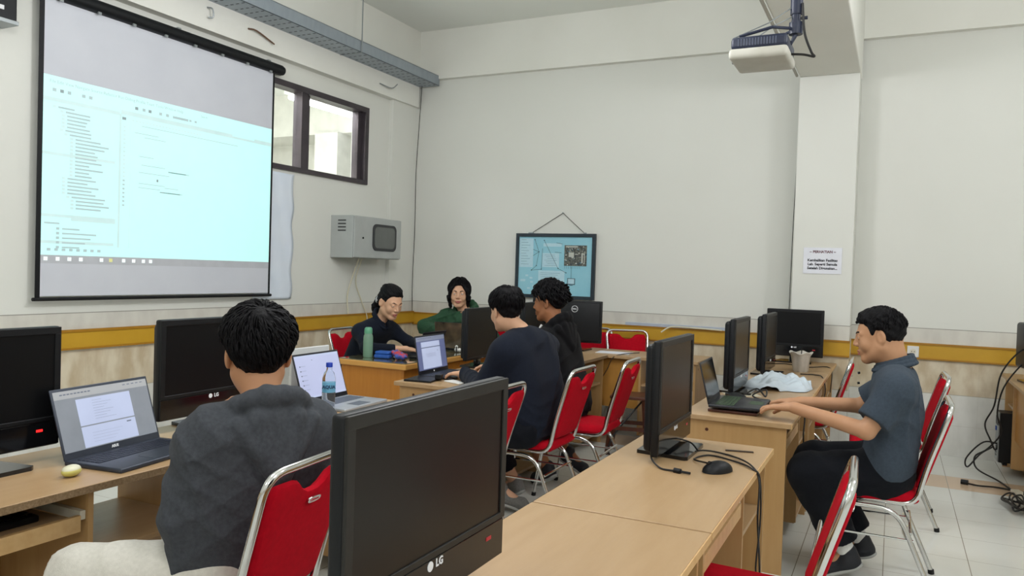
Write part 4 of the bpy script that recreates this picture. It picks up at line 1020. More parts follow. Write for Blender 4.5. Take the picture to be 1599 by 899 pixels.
            flip = ~n0[e]; Q[flip] = Q[flip][:, ::-1]; faces.append(Q)
        F = np.concatenate(faces); F = F[(F >= 0).all(1)]
        # light Laplacian relax
        return P, F
def np_mesh(name, P, F, mats, parent=None, mi=None, origin=(0, 0, 0), smooth_it=1):
    me = bpy.data.meshes.new(name)
    P = P-np.asarray(origin)
    for _ in range(smooth_it):
        s_ = np.zeros_like(P); n_ = np.zeros(len(P))
        for a in range(4):
            b = (a+1) % 4; np.add.at(s_, F[:, a], P[F[:, b]]); np.add.at(s_, F[:, b], P[F[:, a]]); np.add.at(n_, F[:, a], 1); np.add.at(n_, F[:, b], 1)
        P = P*.45+.55*s_/np.maximum(n_, 1)[:, None]
    me.vertices.add(len(P)); me.vertices.foreach_set('co', P.astype(f32).ravel())
    tri = F[:, 3] == F[:, 2]; tot = np.where(tri, 3, 4).astype(np.int32); keep = np.ones(F.shape, bool); keep[tri, 3] = False
    lv_ = F[keep]; me.loops.add(len(lv_)); me.loops.foreach_set('vertex_index', lv_.astype(np.int32))
    me.polygons.add(len(F)); me.polygons.foreach_set('loop_start', np.concatenate([[0], np.cumsum(tot)[:-1]]).astype(np.int32))
    me.polygons.foreach_set('loop_total', tot)
    for m_ in (mats if isinstance(mats, list) else [mats]): me.materials.append(m_)
    if mi is not None: me.polygons.foreach_set('material_index', mi.astype(np.int32))
    me.polygons.foreach_set('use_smooth', np.ones(len(F), bool)); me.update(); me.validate()
    o = bpy.data.objects.new(name, me); C.objects.link(o)
    if parent: o.parent = parent
    return o
def join_mb(P, F, mi, mb):
    """append MB geometry (quads/tris as quads) to numpy mesh arrays"""
    n = len(P); P2 = np.array(mb.v); F2 = []; M2 = []
    for f, m_ in zip(mb.f, mb.mi):
        f = list(f)
        if len(f) == 3: f = f+[f[2]]; 
        if len(f) == 4: F2.append(f); M2.append(m_)
        else:
            for k in range(1, len(f)-1, 2):
                q = [f[0], f[k], f[k+1], f[min(k+2, len(f)-1)]]; F2.append(q); M2.append(m_)
    return np.vstack([P, P2]), np.vstack([F, np.array(F2)+n]), np.concatenate([mi, np.array(M2)])
# materials
def skinmat(n, a, b_): return mat(n, a, .5, col2=b_, scale=14, amt=.8, spec=.35, bump=.03, bscale=260)
M['skin1'] = skinmat('tan_skin', '#c1906b', '#b48160'); M['skin2'] = skinmat('light_skin', '#d3a88a', '#c99a7c')
M['skin3'] = skinmat('brown_skin', '#a56f4d', '#9a6444'); M['skin4'] = skinmat('warm_skin', '#bd9070', '#b0825f')
M['lip'] = mat('lip', '#a8625a', .45); M['eyew'] = mat('eye_white', '#d9d4cc', .25); M['iris'] = mat('iris', '#22160f', .2); M['teeth'] = mat('teeth', '#e2dccd', .4)
M['hair'] = mat('black_hair', '#0c0b0d', .62, col2='#131215', scale=40, stretch=(1, 1, .3), bump=.35, bscale=160, spec=.16)
def fabric(n, a, b_, **k): return mat(n, a, .9, col2=b_, scale=k.pop('scale', 90), bump=.25, bscale=500, sheen=.04, spec=.12, **k)
M['charcoal'] = fabric('charcoal_fleece', '#484b50', '#3b3e43'); M['blackcloth'] = fabric('black_cloth', '#14161c', '#101218')
M['navycloth'] = fabric('dark_navy_cloth', '#1a1f2b', '#151923'); M['jacket'] = fabric('black_jacket', '#131315', '#0e0e10')
M['green'] = fabric('green_fleece', '#35573f', '#2c4936'); M['polo'] = fabric('slate_polo', '#414b56', '#39424c')
M['trousers'] = fabric('black_trousers', '#16181d', '#111318'); M['khaki'] = fabric('off_white_trousers', '#d3d0c6', '#c6c3b9')
M['orange'] = fabric('orange_shirt', '#d8732e', '#c9662a'); M['sock'] = fabric('white_sock', '#dcdcd8', '#cfcfcb')
M['shoe'] = mat('dark_shoe', '#1b1d24', .6, bump=.1, bscale=100); M['sole'] = mat('pale_sole', '#a9aaa6', .6); M['greyshoe'] = fabric('grey_canvas', '#7d7d7a', '#6b6b68')
# head ---------------------------------------------------------------
class Head:
    def __init__(s, c, fwd, up=(0, 0, 1), sc_=1.1):
        s.c = np.array(c, float); s.f = unit(fwd); u = np.array(up, float); s.r = unit(np.cross(s.f, u)); s.u = np.cross(s.r, s.f); s.s = sc_
        s.R = np.array([s.r, s.f, s.u])
    def p(s, x, y, z): return s.c+s.s*(x*s.r+y*s.f+z*s.u)
    def loc(s, P): q = (P-s.c)/s.s; return np.stack([q@s.r, q@s.f, q@s.u], 1)
def head_sdf(S, H, fat=0, down=0, smile=0):
    s = H.s; E = lambda c, r, k=.015, op='u': S.el(H.p(*c), np.array(r)*s, H.R, k*s, op)
    Rc = lambda a, b, ra, rb, k=.01, op='u': S.rc(H.p(*a), H.p(*b), ra*s, rb*s, k*s, op)
    E((0, -.012, .035), (.073, .092, .082)); E((0, .030, -.012), (.060+fat, .060, .078), .03)
    for x in (-1, 1):
        Rc((x*(.050+fat), -.002, -.045), (x*.018, .062, -.090), .021+fat, .016+fat*.6, .03)
        E((x*.036, .060, -.028), (.024+fat, .020, .026), .02)
        Rc((x*.012, .080, .024), (x*.040, .070, .022), .011, .009, .014)
    E((0, .064, -.093), (.022, .018, .017), .02)
    E((0, -.01, -.075), (.05+fat*1.4, .05, .035), .04)
    for x in (-1, 1): E((x*.031, .097, .009), (.017, .013, .011), .010, 's')
    for x in (-1, 1): E((x*.031, .0765, .0075), (.0142, .0140, .0128), .004)     # lids
    for x in (-1, 1): E((x*.031, .0885, .0068-.0015*down), (.0135, .0078, .0046-.0022*down), .0012, 's')
    Rc((0, .084, .016), (0, .103, -.022), .0075, .0095, .012)
    for x in (-1, 1): E((x*.011, .093, -.027), (.0085, .010, .0075), .006)
    E((0, .078, -.055), (.026, .014, .018), .015)
    w_ = .019+.006*smile
    Rc((-w_, .083, -.0545+.005*smile), (0, .0925, -.0555), .0042, .0058, .004); Rc((w_, .083, -.0545+.005*smile), (0, .0925, -.0555), .0042, .0058, .004)
    Rc((-w_*.8, .083, -.066+.004*smile), (0, .0905, -.067), .0045, .0068, .004); Rc((w_*.8, .083, -.066+.004*smile), (0, .0905, -.067), .0045, .0068, .004)
    E((0, .096, -.0612), (w_*.9, .006, .0013), .002, 's')
    for x in (-1, 1):
        R2 = H.R.copy(); a = x*.35; R2 = np.array([math.cos(a)*H.r+math.sin(a)*H.f, -math.sin(a)*H.r+math.cos(a)*H.f, H.u])
        S.el(H.p(x*.078, -.008, .000), np.array((.009, .019, .032))*s, R2, .008*s)
        S.el(H.p(x*.087, -.003, .002), np.array((.006, .010, .020))*s, R2, .004*s, 's')
def eyes(mb, H, mi_w=1, mi_i=2, closed=0):
    for x in (-1, 1):
        c = H.p(x*.031, .0765, .0075); mb.sphere(tuple(c), .0117*H.s, mi_w, 16)
        mb.sphere(tuple(H.p(x*.031, .0765+.0060, .0068-.0022*closed)), .0061*H.s, mi_i, 14)
def hand(S, wr, fdir, palm, side, s=1., curl=.35, spread=.12, thumb=.5, k=.005):
    """fdir: finger direction, palm: palm-facing normal, side: towards the thumb"""
    f = unit(fdir); n_ = np.asarray(palm, float); n_ = unit(n_-f*(n_@f)); t = np.cross(n_, f); t = t if t@np.asarray(side) > 0 else -t
    w0 = np.asarray(wr, float); L = (.070, .078, .073, .058); kn = []
    S.rc(w0-f*.01, w0+f*.03*s, .024*s, .026*s, .02, sq=(n_, .68))
    for i in range(4):
        off = (1.5-i)*.0195*s; base = w0+t*off*.55+f*.018*s; kk = w0+t*off+f*(.088-.004*abs(i-1)-.004*(i == 3))*s
        S.rc(base, kk, .0145*s, .0098*s, .012); kn.append(kk)
        d0 = unit(f+t*(1.5-i)*spread*.6); p = kk; ang = 0; r_ = .0088*s
        for j, fr in enumerate((.45, .31, .24)):
            ang += curl*(.75, 1.0, .8)[j]*(1+.12*i); d_ = d0*math.cos(ang)+n_*math.sin(ang)
            q = p+d_*L[i]*fr*s; S.rc(p, q, r_, r_*.93, k); p = q; r_ *= .92
    b = w0+t*.018*s+f*.022*s; d1 = unit(f*.62+t*.75+n_*.25); p1 = b+d1*.040*s
    d2 = unit(f*.85+t*.35+n_*(.2+thumb*.5)); p2 = p1+d2*.030*s; d3 = unit(f*.9+t*.1+n_*(.3+thumb*.5))
    S.rc(b, p1, .0145*s, .0115*s, .012); S.rc(p1, p2, .0108*s, .0098*s, .006); S.rc(p2, p2+d3*.024*s, .0096*s, .0082*s, .005)
def folds(seed, amp, freq=15, vert=.5):
    rs = np.random.RandomState(seed); A = rs.randn(5, 3); A /= np.linalg.norm(A, axis=1)[:, None]; A[:, 2] = A[:, 2]*(1-vert)+np.sign(A[:, 2])*vert; ph = rs.rand(5)*6
    def fn(x, y, z):
        w1 = np.sin((x*A[3, 0]+y*A[3, 1]+z*A[3, 2])*8+ph[3])*2.8; w2 = np.sin((x*A[4, 0]+y*A[4, 1]+z*A[4, 2])*11+ph[4])*2.2; o = 0
        for i, (fq, a_) in enumerate(((.8, 1), (1.5, .35), (.5, .5))):
            u = (x*A[i, 0]+y*A[i, 1]+z*A[i, 2])*freq*fq+w1+w2*(i-1)+ph[i]
            o = o+a_*((1-np.abs(np.sin(u)))**2-.3)
        m_ = .5+.5*np.sin((x*A[2, 1]+y*A[1, 2]+z*A[0, 0])*8+ph[1])
        return -amp*o*m_
    return fn
def levels(S, J, extra, k=.05, top=1, lo=0, sq=.8, bulk=0):
    """torso as stacked horizontal capsules along the spine"""
    sp = [J['pelvis'], J['waist'], J['chest'], J['upper']]; side = J['side']; f = J['fwd']
    prof = [(.085, .105), (.080, .098), (.085, .104), (.105, .082)]
    pts = []
    for i in range(3):
        for t in np.linspace(0, 1, 4, endpoint=(i == 2)):
            c = sp[i]*(1-t)+sp[i+1]*t; w_ = prof[i][0]*(1-t)+prof[i+1][0]*t; r_ = prof[i][1]*(1-t)+prof[i+1][1]*t; pts.append((c, w_, r_))
    for (c, w_, r_) in pts[lo:]:
        b_ = J.get('build', 1); S.rc(c-side*w_*b_, c+side*w_*b_, r_*b_+extra, r_*b_+extra, k, sq=(f, sq+bulk))
    if top:
        for q in ('L', 'R'): S.rc(J['upper']+(J['neck']-J['upper'])*.45, J['sh'+q], .06+extra, .052+extra, .06)
def hairlocks(mb, H, n, rad, length, style, seed=1, r_=.0035, mi=0):
    rs = random.Random(seed)
    cr = (0, -.055, .105)
    for i in range(n):
        th = rs.uniform(0, 2*PI); ph = rs.uniform(.05, style['maxphi'])
        x = math.sin(ph)*math.sin(th); y = math.sin(ph)*math.cos(th); z = math.cos(ph)
        if y > .35 and z < style.get('front', .45): continue
        if z < style.get('low', -.6): continue
        p = np.array((x*.075, y*.095-.012, z*.088+.035))*1.0
        c0 = np.array((0, -.012, .035)); path = []
        tdir = p-np.array(cr); nrm = unit(p-c0); tdir = unit(tdir-nrm*(tdir@nrm)+1e-6)
        sw = style.get('swirl', .4)*rs.uniform(.2, 1.4); cross = np.cross(nrm, tdir); d_ = unit(tdir+cross*sw)
        L = length*rs.uniform(.5, 1.15); off = rad*rs.uniform(.75, 1.1); q = p.copy(); tp = style.get('taper', 0)
        cu = style.get('curl', 0); ph0 = rs.uniform(0, 6)
        for k in range(8):
            t = k/7; nrm = unit(q-c0); lift = off*(min(1, max(.30, (q[2]+.03)/.10)) if tp else 1)*(.55+.6*math.sin(PI*min(1, t*.9+.15)))+style.get('lift', 0)*t
            pos = c0+(q-c0)*1.0+nrm*lift
            if cu: pos = pos+cu*(math.sin(t*9+ph0)*cross+math.cos(t*9+ph0)*nrm)
            path.append(tuple(H.p(*pos)))
            d_ = unit(d_-nrm*(d_@nrm)+np.array((0, style.get('fall_y', 0), -style.get('fall', .15))))
            q = q+d_*L/7; e = (q-c0)/np.array((.075, .095, .088)); m_ = np.linalg.norm(e)
            if m_ < 1.0: q = c0+(q-c0)/m_
        keep = []
        for q_, pw in enumerate(path):
            lx, ly, lz = H.loc(np.array([pw]))[0]
            if ly > .035 and lz < style.get('fringe', .070) and abs(lx) < style.get('fw', .075): break
            if lz < style.get('nape', -.2) or (abs(lx) > .058 and lz < style.get('ear', -.2) and ly > -.045): break
            keep.append(pw)
        if len(keep) < 4: continue
        path = keep
        mb.tube(path, r_*H.s*rs.uniform(.7, 1.4), mi, 4, taper=lambda t: .35+1.1*math.sin(PI*min(1, .15+t*.85)))
def person(name, label, J, H, skin, top, pants, res=.0048, hands=(), hair='short', sleeve=('long', 'long'), topx=.02, foldamp=.006, hood=None, feet='shoe', base=None, fat=0, smile=0, seed=1, collar=None, neckr=.050, topname='shirt', bare=(), topres=.0075, shoe='shoe', group=None, pantx=.018, down=0, brow=1):
    for k_ in list(J): J[k_] = np.array(J[k_], float) if not np.isscalar(J[k_]) else J[k_]
    J['side'] = unit(J['shR']-J['shL']); up = unit(J['neck']-J['pelvis']); J['fwd'] = unit(np.cross(up, J['side']))
    if J['fwd']@np.asarray(J['face']) < 0: J['fwd'] = -J['fwd']
    if 'waist' not in J: J['waist'] = J['pelvis']*.62+J['chest']*.38-J['fwd']*.005
    if 'upper' not in J: J['upper'] = J['chest']*.45+J['neck']*.55
    pts = np.array([J[k_] for k_ in J if np.ndim(J[k_]) == 1 and k_ not in ('side', 'fwd', 'face')]+[H.c+H.s*.12, H.c-H.s*.12])
    lo, hi = pts.min(0)-.16, pts.max(0)+.16; lo[2] = max(lo[2], -.005)
    o0 = np.array(base if base is not None else (J['pelvis'][0], J['pelvis'][1], 0.))
    S = SDF(lo, hi, res); b_ = J.get('build', 1)
    levels(S, J, -.012)
    S.rc(J['neck']-J['fwd']*.01, H.p(0, -.022, -.05), neckr*1.15-.003, neckr*H.s*.95-.003, .03)
    S.el(H.p(0, -.01, .02), np.array((.05, .06, .06))*H.s, H.R, .01)
    for q in ('L', 'R'):
        S.rc(J['sh'+q], J['el'+q], .046*b_, .037*b_, .03); S.rc(J['el'+q], J['wr'+q], .036*b_, .0255*b_, .012)
        S.rc(J['hip'+q], J['kn'+q], .080*b_, .055*b_, .03); S.rc(J['kn'+q], J['an'+q], .053*b_, .036, .02)
        S.rc(J['an'+q], J['toe'+q], .033, .026, .02)
        m_ = J['kn'+q]*.65+J['an'+q]*.35; S.rc(J['kn'+q], m_, .05, .05, .02)
    for h_ in hands: hand(S, **h_)
    P0, F0 = S.mesh()
    HS = SDF(np.minimum(H.c-.16*H.s, J['neck']-.09), np.maximum(H.c+.16*H.s, J['neck']+.09), .0027)
    head_sdf(HS, H, fat=fat, smile=smile, down=down)
    HS.rc(J['neck']-J['fwd']*.01, H.p(0, -.022, -.05), neckr*1.15, neckr*H.s*.95, .03)
    if hair == 'short': HS.rc(J['neck']-J['fwd']*.01, H.p(0, -.04, -.03), neckr*.98, neckr*H.s*.85, .03)
    P, F = HS.mesh()
    fc = P[F].mean(1); L_ = H.loc(fc); mi = np.zeros(len(F), int)
    lw_ = .022+.005*smile
    lipm = (np.abs(L_[:, 0]) < lw_) & (L_[:, 1] > .080) & (np.abs(L_[:, 2]+.0612-.006*smile*(L_[:, 0]/lw_)**2) < .0098*(1-(L_[:, 0]/lw_)**2)+.0008)
    mi[lipm] = 3
    # relax first, then add eyes
    for _ in range(1):
        s_ = np.zeros_like(P); n_ = np.zeros(len(P))
        for a in range(4):
            b2 = (a+1) % 4; np.add.at(s_, F[:, a], P[F[:, b2]]); np.add.at(s_, F[:, b2], P[F[:, a]]); np.add.at(n_, F[:, a], 1); np.add.at(n_, F[:, b2], 1)
        P = P*.75+.25*s_/np.maximum(n_, 1)[:, None]
    n1 = len(P); F0 = F0+n1; P = np.vstack([P, P0]); F = np.vstack([F, F0]); mi = np.concatenate([mi, np.zeros(len(F0), int)])
    em = MB(); eyes(em, H, closed=down); P, F, mi = join_mb(P, F, mi, em)
    root = np_mesh('person', P, F, [M[skin], M['eyew'], M['iris'], M['lip']], None, mi, o0, 0)
    root.location = tuple(o0); tag(root, label, 'person', group)
    # top ------------------------------------------------------------
    S = SDF(lo-.03, hi+.03, topres); levels(S, J, topx)
    for q in ('L', 'R'):
        i = 0 if q == 'L' else 1
        if sleeve[i] == 'short':
            e_ = J['sh'+q]*.22+J['el'+q]*.78; dv = J['el'+q]-J['sh'+q]
            S.rc(J['sh'+q], e_+unit(dv)*.04, .054*b_+topx, .060*b_+topx, .045, cut=(e_, dv))
        else:
            fr = 1.0 if sleeve[i] == 'long' else .72
            S.rc(J['sh'+q], J['el'+q], .052*b_+topx, .043*b_+topx, .05)
            e_ = J['el'+q]*(1-fr)+J['wr'+q]*fr; dv = J['wr'+q]-J['el'+q]
            S.rc(J['el'+q], e_+unit(dv)*.03, .044*b_+topx, (.030*b_+topx*.55), .03, cut=(e_, dv))
    hem = J.get('hem', .05)
    S.plane(J['pelvis']-up*hem, -up)
    if hood:
        nb = J['neck']; f_, sd = J['fwd'], J['side']
        if hood == 'hood':
            ring = [nb+sd*math.cos(a)*.105+f_*(math.sin(a)*.085-.01)+np.array((0, 0, .015-.055*math.sin(a))) for a in np.linspace(0, 2*PI, 15)]
            for a, b2 in zip(ring[:-1], ring[1:]): S.rc(a, b2, .032, .032, .012)
            for dx in (-.05, 0, .05): S.rc(nb-f_*.090+sd*dx+V3(0, 0, -.0), nb-f_*.130+sd*dx*.5+V3(0, 0, -.12), .046, .034, .012)
            S.rc(nb-f_*.09+sd*.11+V3(0, 0, -.01), nb-f_*.14+V3(0, 0, -.15), .030, .034, .010); S.rc(nb-f_*.09-sd*.11+V3(0, 0, -.01), nb-f_*.14+V3(0, 0, -.15), .030, .034, .010)
    # neck opening
    S.rc(J['neck']+unit(J['neck']-J['upper'])*(.028 if not hood else .0), H.p(0, 0, -.02), neckr*(1.22 if hood != 'collar' else 1.25), neckr*1.3, .01, 's')
    S.disp(folds(seed, foldamp))
    P, F = S.mesh(); sh_ = np_mesh(topname, P, F, [M[top]], root, None, o0, 1)
    if hood == 'collar':
        nb, f_, sd = J['neck'], J['fwd'], J['side']; S = SDF(nb-.14, nb+.14, .0042)
        aa = np.linspace(PI/2+.25, PI*2.5-.25, 22)
        for z0_, z1_, r0_, r1_ in ((-.012, .026, 1.12, 1.0), (.026, -.006, 1.0, 1.26)):
            for a, b2 in zip(aa[:-1], aa[1:]):
                for q_ in (0, .5, 1):
                    rr_ = (r0_*(1-q_)+r1_*q_)*(neckr*1.30); zz_ = z0_*(1-q_)+z1_*q_
                    pp = [nb+sd*math.cos(t)*rr_+f_*(math.sin(t)*rr_*1.05)+V3(0, 0, zz_+.022-.030*math.sin(t)) for t in (a, b2)]
                    S.rc(pp[0], pp[1], .0085, .0085, .006)
        P, F = S.mesh(); np_mesh('collar', P, F, [M[top]], root, None, o0, 1)
    # trousers ---------------------------------------------------------
    S = SDF(lo-.02, hi+.02, .008)
    px = pantx
    S.rc(J['pelvis']-J['side']*.085*b_, J['pelvis']+J['side']*.085*b_, .10*b_+px*.3, .10*b_+px*.3, .03)
    for q in ('L', 'R'):
        S.rc(J['hip'+q], J['kn'+q], .084*b_+px, .062*b_+px, .05)
        fr = J.get('cuff', .9); e_ = J['kn'+q]*(1-fr)+J['an'+q]*fr; dv = J['an'+q]-J['kn'+q]
        S.rc(J['kn'+q], e_+unit(dv)*.03, .060*b_+px, .046+px, .03, cut=(e_, dv))
    S.plane((0, 0, .012), (0, 0, -1)); S.plane(J['pelvis']+up*.10, up)
    S.disp(folds(seed+5, foldamp*.9, 18)); P, F = S.mesh(); np_mesh('trousers', P, F, [M[pants]], root, None, o0, 1)
    # footwear -----------------------------------------------------------
    for q in ('L', 'R'):
        a, t = J['an'+q], J['toe'+q]; dv = unit(t-a)
        heel = a-V3(dv[0], dv[1], 0)*.03-V3(0, 0, .035)
        S = SDF(np.minimum(a, t)-.09, np.maximum(a, t)+.09, .005)
        S.rc(a+V3(0, 0, .01), a-V3(0, 0, .02), .044, .044, .02); S.rc(heel, t, .040, .038, .03); S.rc(t, t+dv*.02, .038, .03, .02)
        S.plane((0, 0, .004), (0, 0, -1)); P, F = S.mesh()
        so = np_mesh('shoe', P, F, [M[shoe]], root, None, o0, 1)
        S = SDF(np.minimum(a, t)-.10, np.maximum(a, t)+.10, .005); nn = unit(np.cross(np.cross(dv, V3(0, 0, 1)), dv)) if abs(dv[2]) < .97 else J['fwd']
        S.rc(heel-nn*.028, t+dv*.02-nn*.026, .038, .036, .01, sq=(nn, .35)); S.plane((0, 0, .002), (0, 0, -1)); P, F = S.mesh()
        np_mesh('sole', P, F, [M['sole']], so, None, (0, 0, 0), 1)
        if feet == 'sock':
            S = SDF(a-.1, a+.12, .005); S.rc(a, a+unit(J['kn'+q]-a)*.09, .042, .046, .01); P, F = S.mesh(); np_mesh('sock', P, F, [M['sock']], root, None, o0, 1)
    # fix soles parented at nested level: origin shift
    for ch in root.children:
        for g in ch.children:
            if g.name.startswith('sole'): g.data.transform(Matrix.Translation(tuple(-o0)))
    # hair ----------------------------------------------------------------
    s = H.s; S = SDF(H.c-.24*s, H.c+.24*s, .0042)
    def zl(pts_):
        xs, ys = zip(*pts_); return lambda y: np.interp(y/s, xs, ys)*s
    c0 = H.p(0, -.012, .035)
    def shell(extra, line, side=0):
        xs, ys = zip(*line)
        bx = S._box(H.c-.2*s, H.c+.2*s, 0); sl, X, Y, Z = bx
        px, py, pz = X-c0[0], Y-c0[1], Z-c0[2]; q = [(px*H.R[i][0]+py*H.R[i][1]+pz*H.R[i][2])/s for i in range(3)]
        r = (.073, .092, .082)
        k0 = np.sqrt((q[0]/r[0])**2+(q[1]/r[1])**2+(q[2]/r[2])**2); k1 = np.sqrt((q[0]/r[0]**2)**2+(q[1]/r[1]**2)**2+(q[2]/r[2]**2)**2)
        v = k0*(k0-1)/np.maximum(k1, 1e-6)
        ln = np.interp(q[1]-.012, xs, ys)-side*np.maximum(0, np.abs(q[0])-.046)*(q[1] > .0)
        h = np.clip((q[2]+.035-ln)/.024+.15, 0, 1); h = 1-(1-h)**2
        v = v-(extra+.005)*h+.005
        v = np.where(h <= 0, .02, v)
        S._mix(sl, (v*s).astype(f32), .001, 'u')
    E = lambda c, r, k=.015, op='u': S.el(H.p(*c), np.array(r)*s, H.R, k*s, op)
    locks = None
    if hair == 'short':
        shell(.009, [(-.12, -.062), (-.05, -.052), (-.025, -.02), (-.018, .022), (.012, .03), (.024, -.002), (.032, .0), (.040, .045), (.058, .066), (.09, .074)])
        E((0, .01, .100), (.05, .06, .020), .05)
        locks = (900, .011, .022, dict(maxphi=1.5, front=.2, low=-.1, swirl=.2, fall=.0, fringe=.066), .0016)
    elif hair == 'mop':
        shell(.013, [(-.12, -.062), (-.06, -.058), (-.040, -.01), (-.022, .034), (.022, .034), (.034, .012), (.045, .05), (.09, .07)])
        E((0, -.035, .105), (.07, .075, .035), .03); E((.03, .04, .10), (.06, .04, .03), .03); E((-.03, .05, .09), (.05, .04, .03), .03)
        locks = (2000, .029, .055, dict(maxphi=1.75, front=.35, low=-.30, swirl=.7, fall=.10, nape=-.052, ear=.034, taper=1), .0019)
    elif hair == 'curly':
        shell(.016, [(-.12, -.045), (-.06, -.040), (-.03, .0), (-.018, .025), (.02, .02), (.035, .02), (.05, .06), (.09, .07)])
        rs = random.Random(4)
        for i in range(150):
            th = rs.uniform(0, 6.28); ph = rs.uniform(0, 1.45); x, y, z = math.sin(ph)*math.sin(th), math.sin(ph)*math.cos(th), math.cos(ph)
            E((x*.090, y*.108-.012, z*.104+.042), (.015, .015, .015), .007)
        locks = (420, .030, .05, dict(maxphi=1.5, front=.3, low=-.1, swirl=1.2, fall=.0, curl=.006, lift=.008, fringe=.06), .0026)
    elif hair == 'under':
        shell(.010, [(-.12, -.085), (-.06, -.080), (-.03, -.02), (-.018, .02), (.015, .02), (.03, .0), (.045, .055), (.09, .07)])
        E((.03, -.02, .105), (.05, .085, .040), .02); E((-.035, -.02, .10), (.045, .08, .040), .02); E((-.02, .05, .095), (.05, .04, .03), .02); E((0, -.07, .07), (.065, .04, .06), .02)
        locks = (1300, .024, .06, dict(maxphi=1.35, front=.3, low=.0, swirl=.3, fall=.05, nape=-.035, ear=.02, taper=1), .0018)
    elif hair == 'long':
        shell(.016, [(-.12, -.13), (-.03, -.13), (.0, -.06), (.028, -.03), (.04, .045), (.05, .072), (.09, .082)], side=3)
        for x in (-1, 1):
            S.rc(H.p(x*.022, .070, .090), H.p(x*.066, .058, .040), .010*s, .013*s, .015*s); S.rc(H.p(x*.066, .058, .040), H.p(x*.079, .030, -.04), .013*s, .016*s, .02*s)
            S.rc(H.p(x*.083, .02, -.03), H.p(x*.070, -.01, -.115), .022*s, .014*s, .02*s)
        E((0, -.055, -.04), (.068, .045, .085), .03)
        locks = (420, .020, .10, dict(maxphi=2.0, front=.45, low=-.5, swirl=.15, fall=.35, fringe=.085, fw=.068), .0022)
    elif hair == 'pony':
        E((0, -.095, .015), (.048, .038, .050), .03)
        shell(.009, [(-.12, -.06), (-.05, -.055), (-.025, -.01), (-.012, .018), (.015, .02), (.03, .01), (.045, .055), (.06, .074), (.09, .080)])
        tl = [H.p(0, -.10, .0), H.p(0, -.125, -.03), H.p(.01, -.145, -.09), H.p(.01, -.15, -.16)]
        for a, b2, r1, r2 in zip(tl[:-1], tl[1:], (.03, .034, .028), (.034, .028, .010)): S.rc(a, b2, r1*s, r2*s, .02*s)
        E((0, -.02, .10), (.06, .07, .022), .05)
    rs_ = seed*1.7
    S.disp(lambda x, y, z: .0016*s*(np.sin(x*210+rs_+3*np.sin(z*60))*np.sin(y*190+2*np.sin(z*50))+np.sin(z*140+x*90)))
    P, F = S.mesh(); mi = np.zeros(len(F), int)
    def surf(x, z):
        for y in np.arange(.13, .02, -.001):
            g = np.round((H.p(x, y, z)-HS.lo)/HS.res).astype(int)
            if np.all(g >= 0) and np.all(g < HS.n) and HS.d[tuple(g)] < 0: return y
        return .08
    bm_ = MB()
    for x in (-1, 1):
        for dz in (0, .0022):
            bp_ = [(x*t, z_+dz) for t, z_ in ((.013, .0245), (.020, .0275), (.028, .0295), (.036, .0300), (.043, .0275))]
            bm_.tube([tuple(H.p(a, surf(a, b2)-.0004, b2)) for a, b2 in bp_], .0026*s*brow, 0, 6, taper=lambda t: .55+.6*math.sin(PI*min(1, .25+t*.75)))
    if hair == 'short':
        bm_.tube([tuple(H.p(a, surf(a, -.0435)-.0005, -.0435-.0015*abs(a)/.02)) for a in (-.020, -.01, 0, .01, .020)], .0017*s, 0, 6)
    P, F, mi = join_mb(P, F, mi, bm_)
    if locks:
        lm = MB(); hairlocks(lm, H, locks[0], locks[1], locks[2], locks[3], seed, locks[4]); P, F, mi = join_mb(P, F, mi, lm)
    np_mesh('hair', P, F, [M['hair']], root, mi, o0, 0)
    if hair == 'pony':
        sm = mat('patterned_scarf', '#e6e6ea', .8, col2='#1c1c24', scale=26, amt=.12)
        S = SDF(H.c-.3, H.c+.2, .005)
        for a in np.linspace(0, 2*PI, 11)[:-1]:
            S.rc(H.p(.034*math.cos(a), -.115+.010*math.sin(a), -.015+.034*math.sin(a)), H.p(.034*math.cos(a+.6), -.115+.010*math.sin(a+.6), -.015+.034*math.sin(a+.6)), .014*s, .014*s, .008)
        P, F = S.mesh(); np_mesh('scrunchie', P, F, [sm], root, None, o0, 1)
    return root, o0, J
# ------------------------------------------------------------------ the six people
Z_ = (0, 0, 1)
# man in grey polo, right
J = dict(pelvis=(.00, 4.20, .56), chest=(.03, 4.20, .84), neck=(.015, 4.20, 1.03), shL=(.03, 3.995, .955), shR=(.03, 4.405, .955),
         elL=(-.09, 3.93, .765), elR=(-.13, 4.47, .80), wrL=(-.415, 4.03, .822), wrR=(-.425, 4.40, .80),
         hipL=(-.02, 4.10, .53), hipR=(-.02, 4.30, .53), knL=(-.34, 4.06, .505), knR=(-.34, 4.34, .505), anL=(-.155, 4.08, .135), anR=(-.10, 4.35, .12), toeL=(-.27, 4.07, .045), toeR=(-.23, 4.35, .045),
         face=(-1, 0, 0), build=1.12, hem=.03, cuff=.86)
H = Head((-.055, 4.195, 1.185), (-1, .0, -.16), (-.16, 0, 1), 1.10)
hs = [dict(wr=(-.435, 4.035, .824), fdir=(-1, .12, -.10), palm=(0, 0, -1), side=(0, 1, 0), curl=.22, s=1.08),
      dict(wr=(-.44, 4.395, .80), fdir=(-1, .1, -.05), palm=(0, 0, -1), side=(0, -1, 0), curl=.35, s=1.08)]
r, o0, JJ = person('man', 'person in a slate grey polo shirt typing at a laptop on the right', J, H, 'skin4', 'polo', 'trousers', hands=hs, hair='short', sleeve=('short', 'short'), topx=.014, foldamp=.009, pantx=.034, hood='collar', feet='sock', fat=.005, down=.6, seed=3, topname='polo_shirt', neckr=.056, topres=.0065)
bt_ = MB()
for k in range(2): bt_.cyl((-.135-.0-o0[0], 4.175-o0[1], 1.005-.05*k), (-.145-o0[0], 4.172-o0[1], 1.003-.05*k), .006, 0, 10)
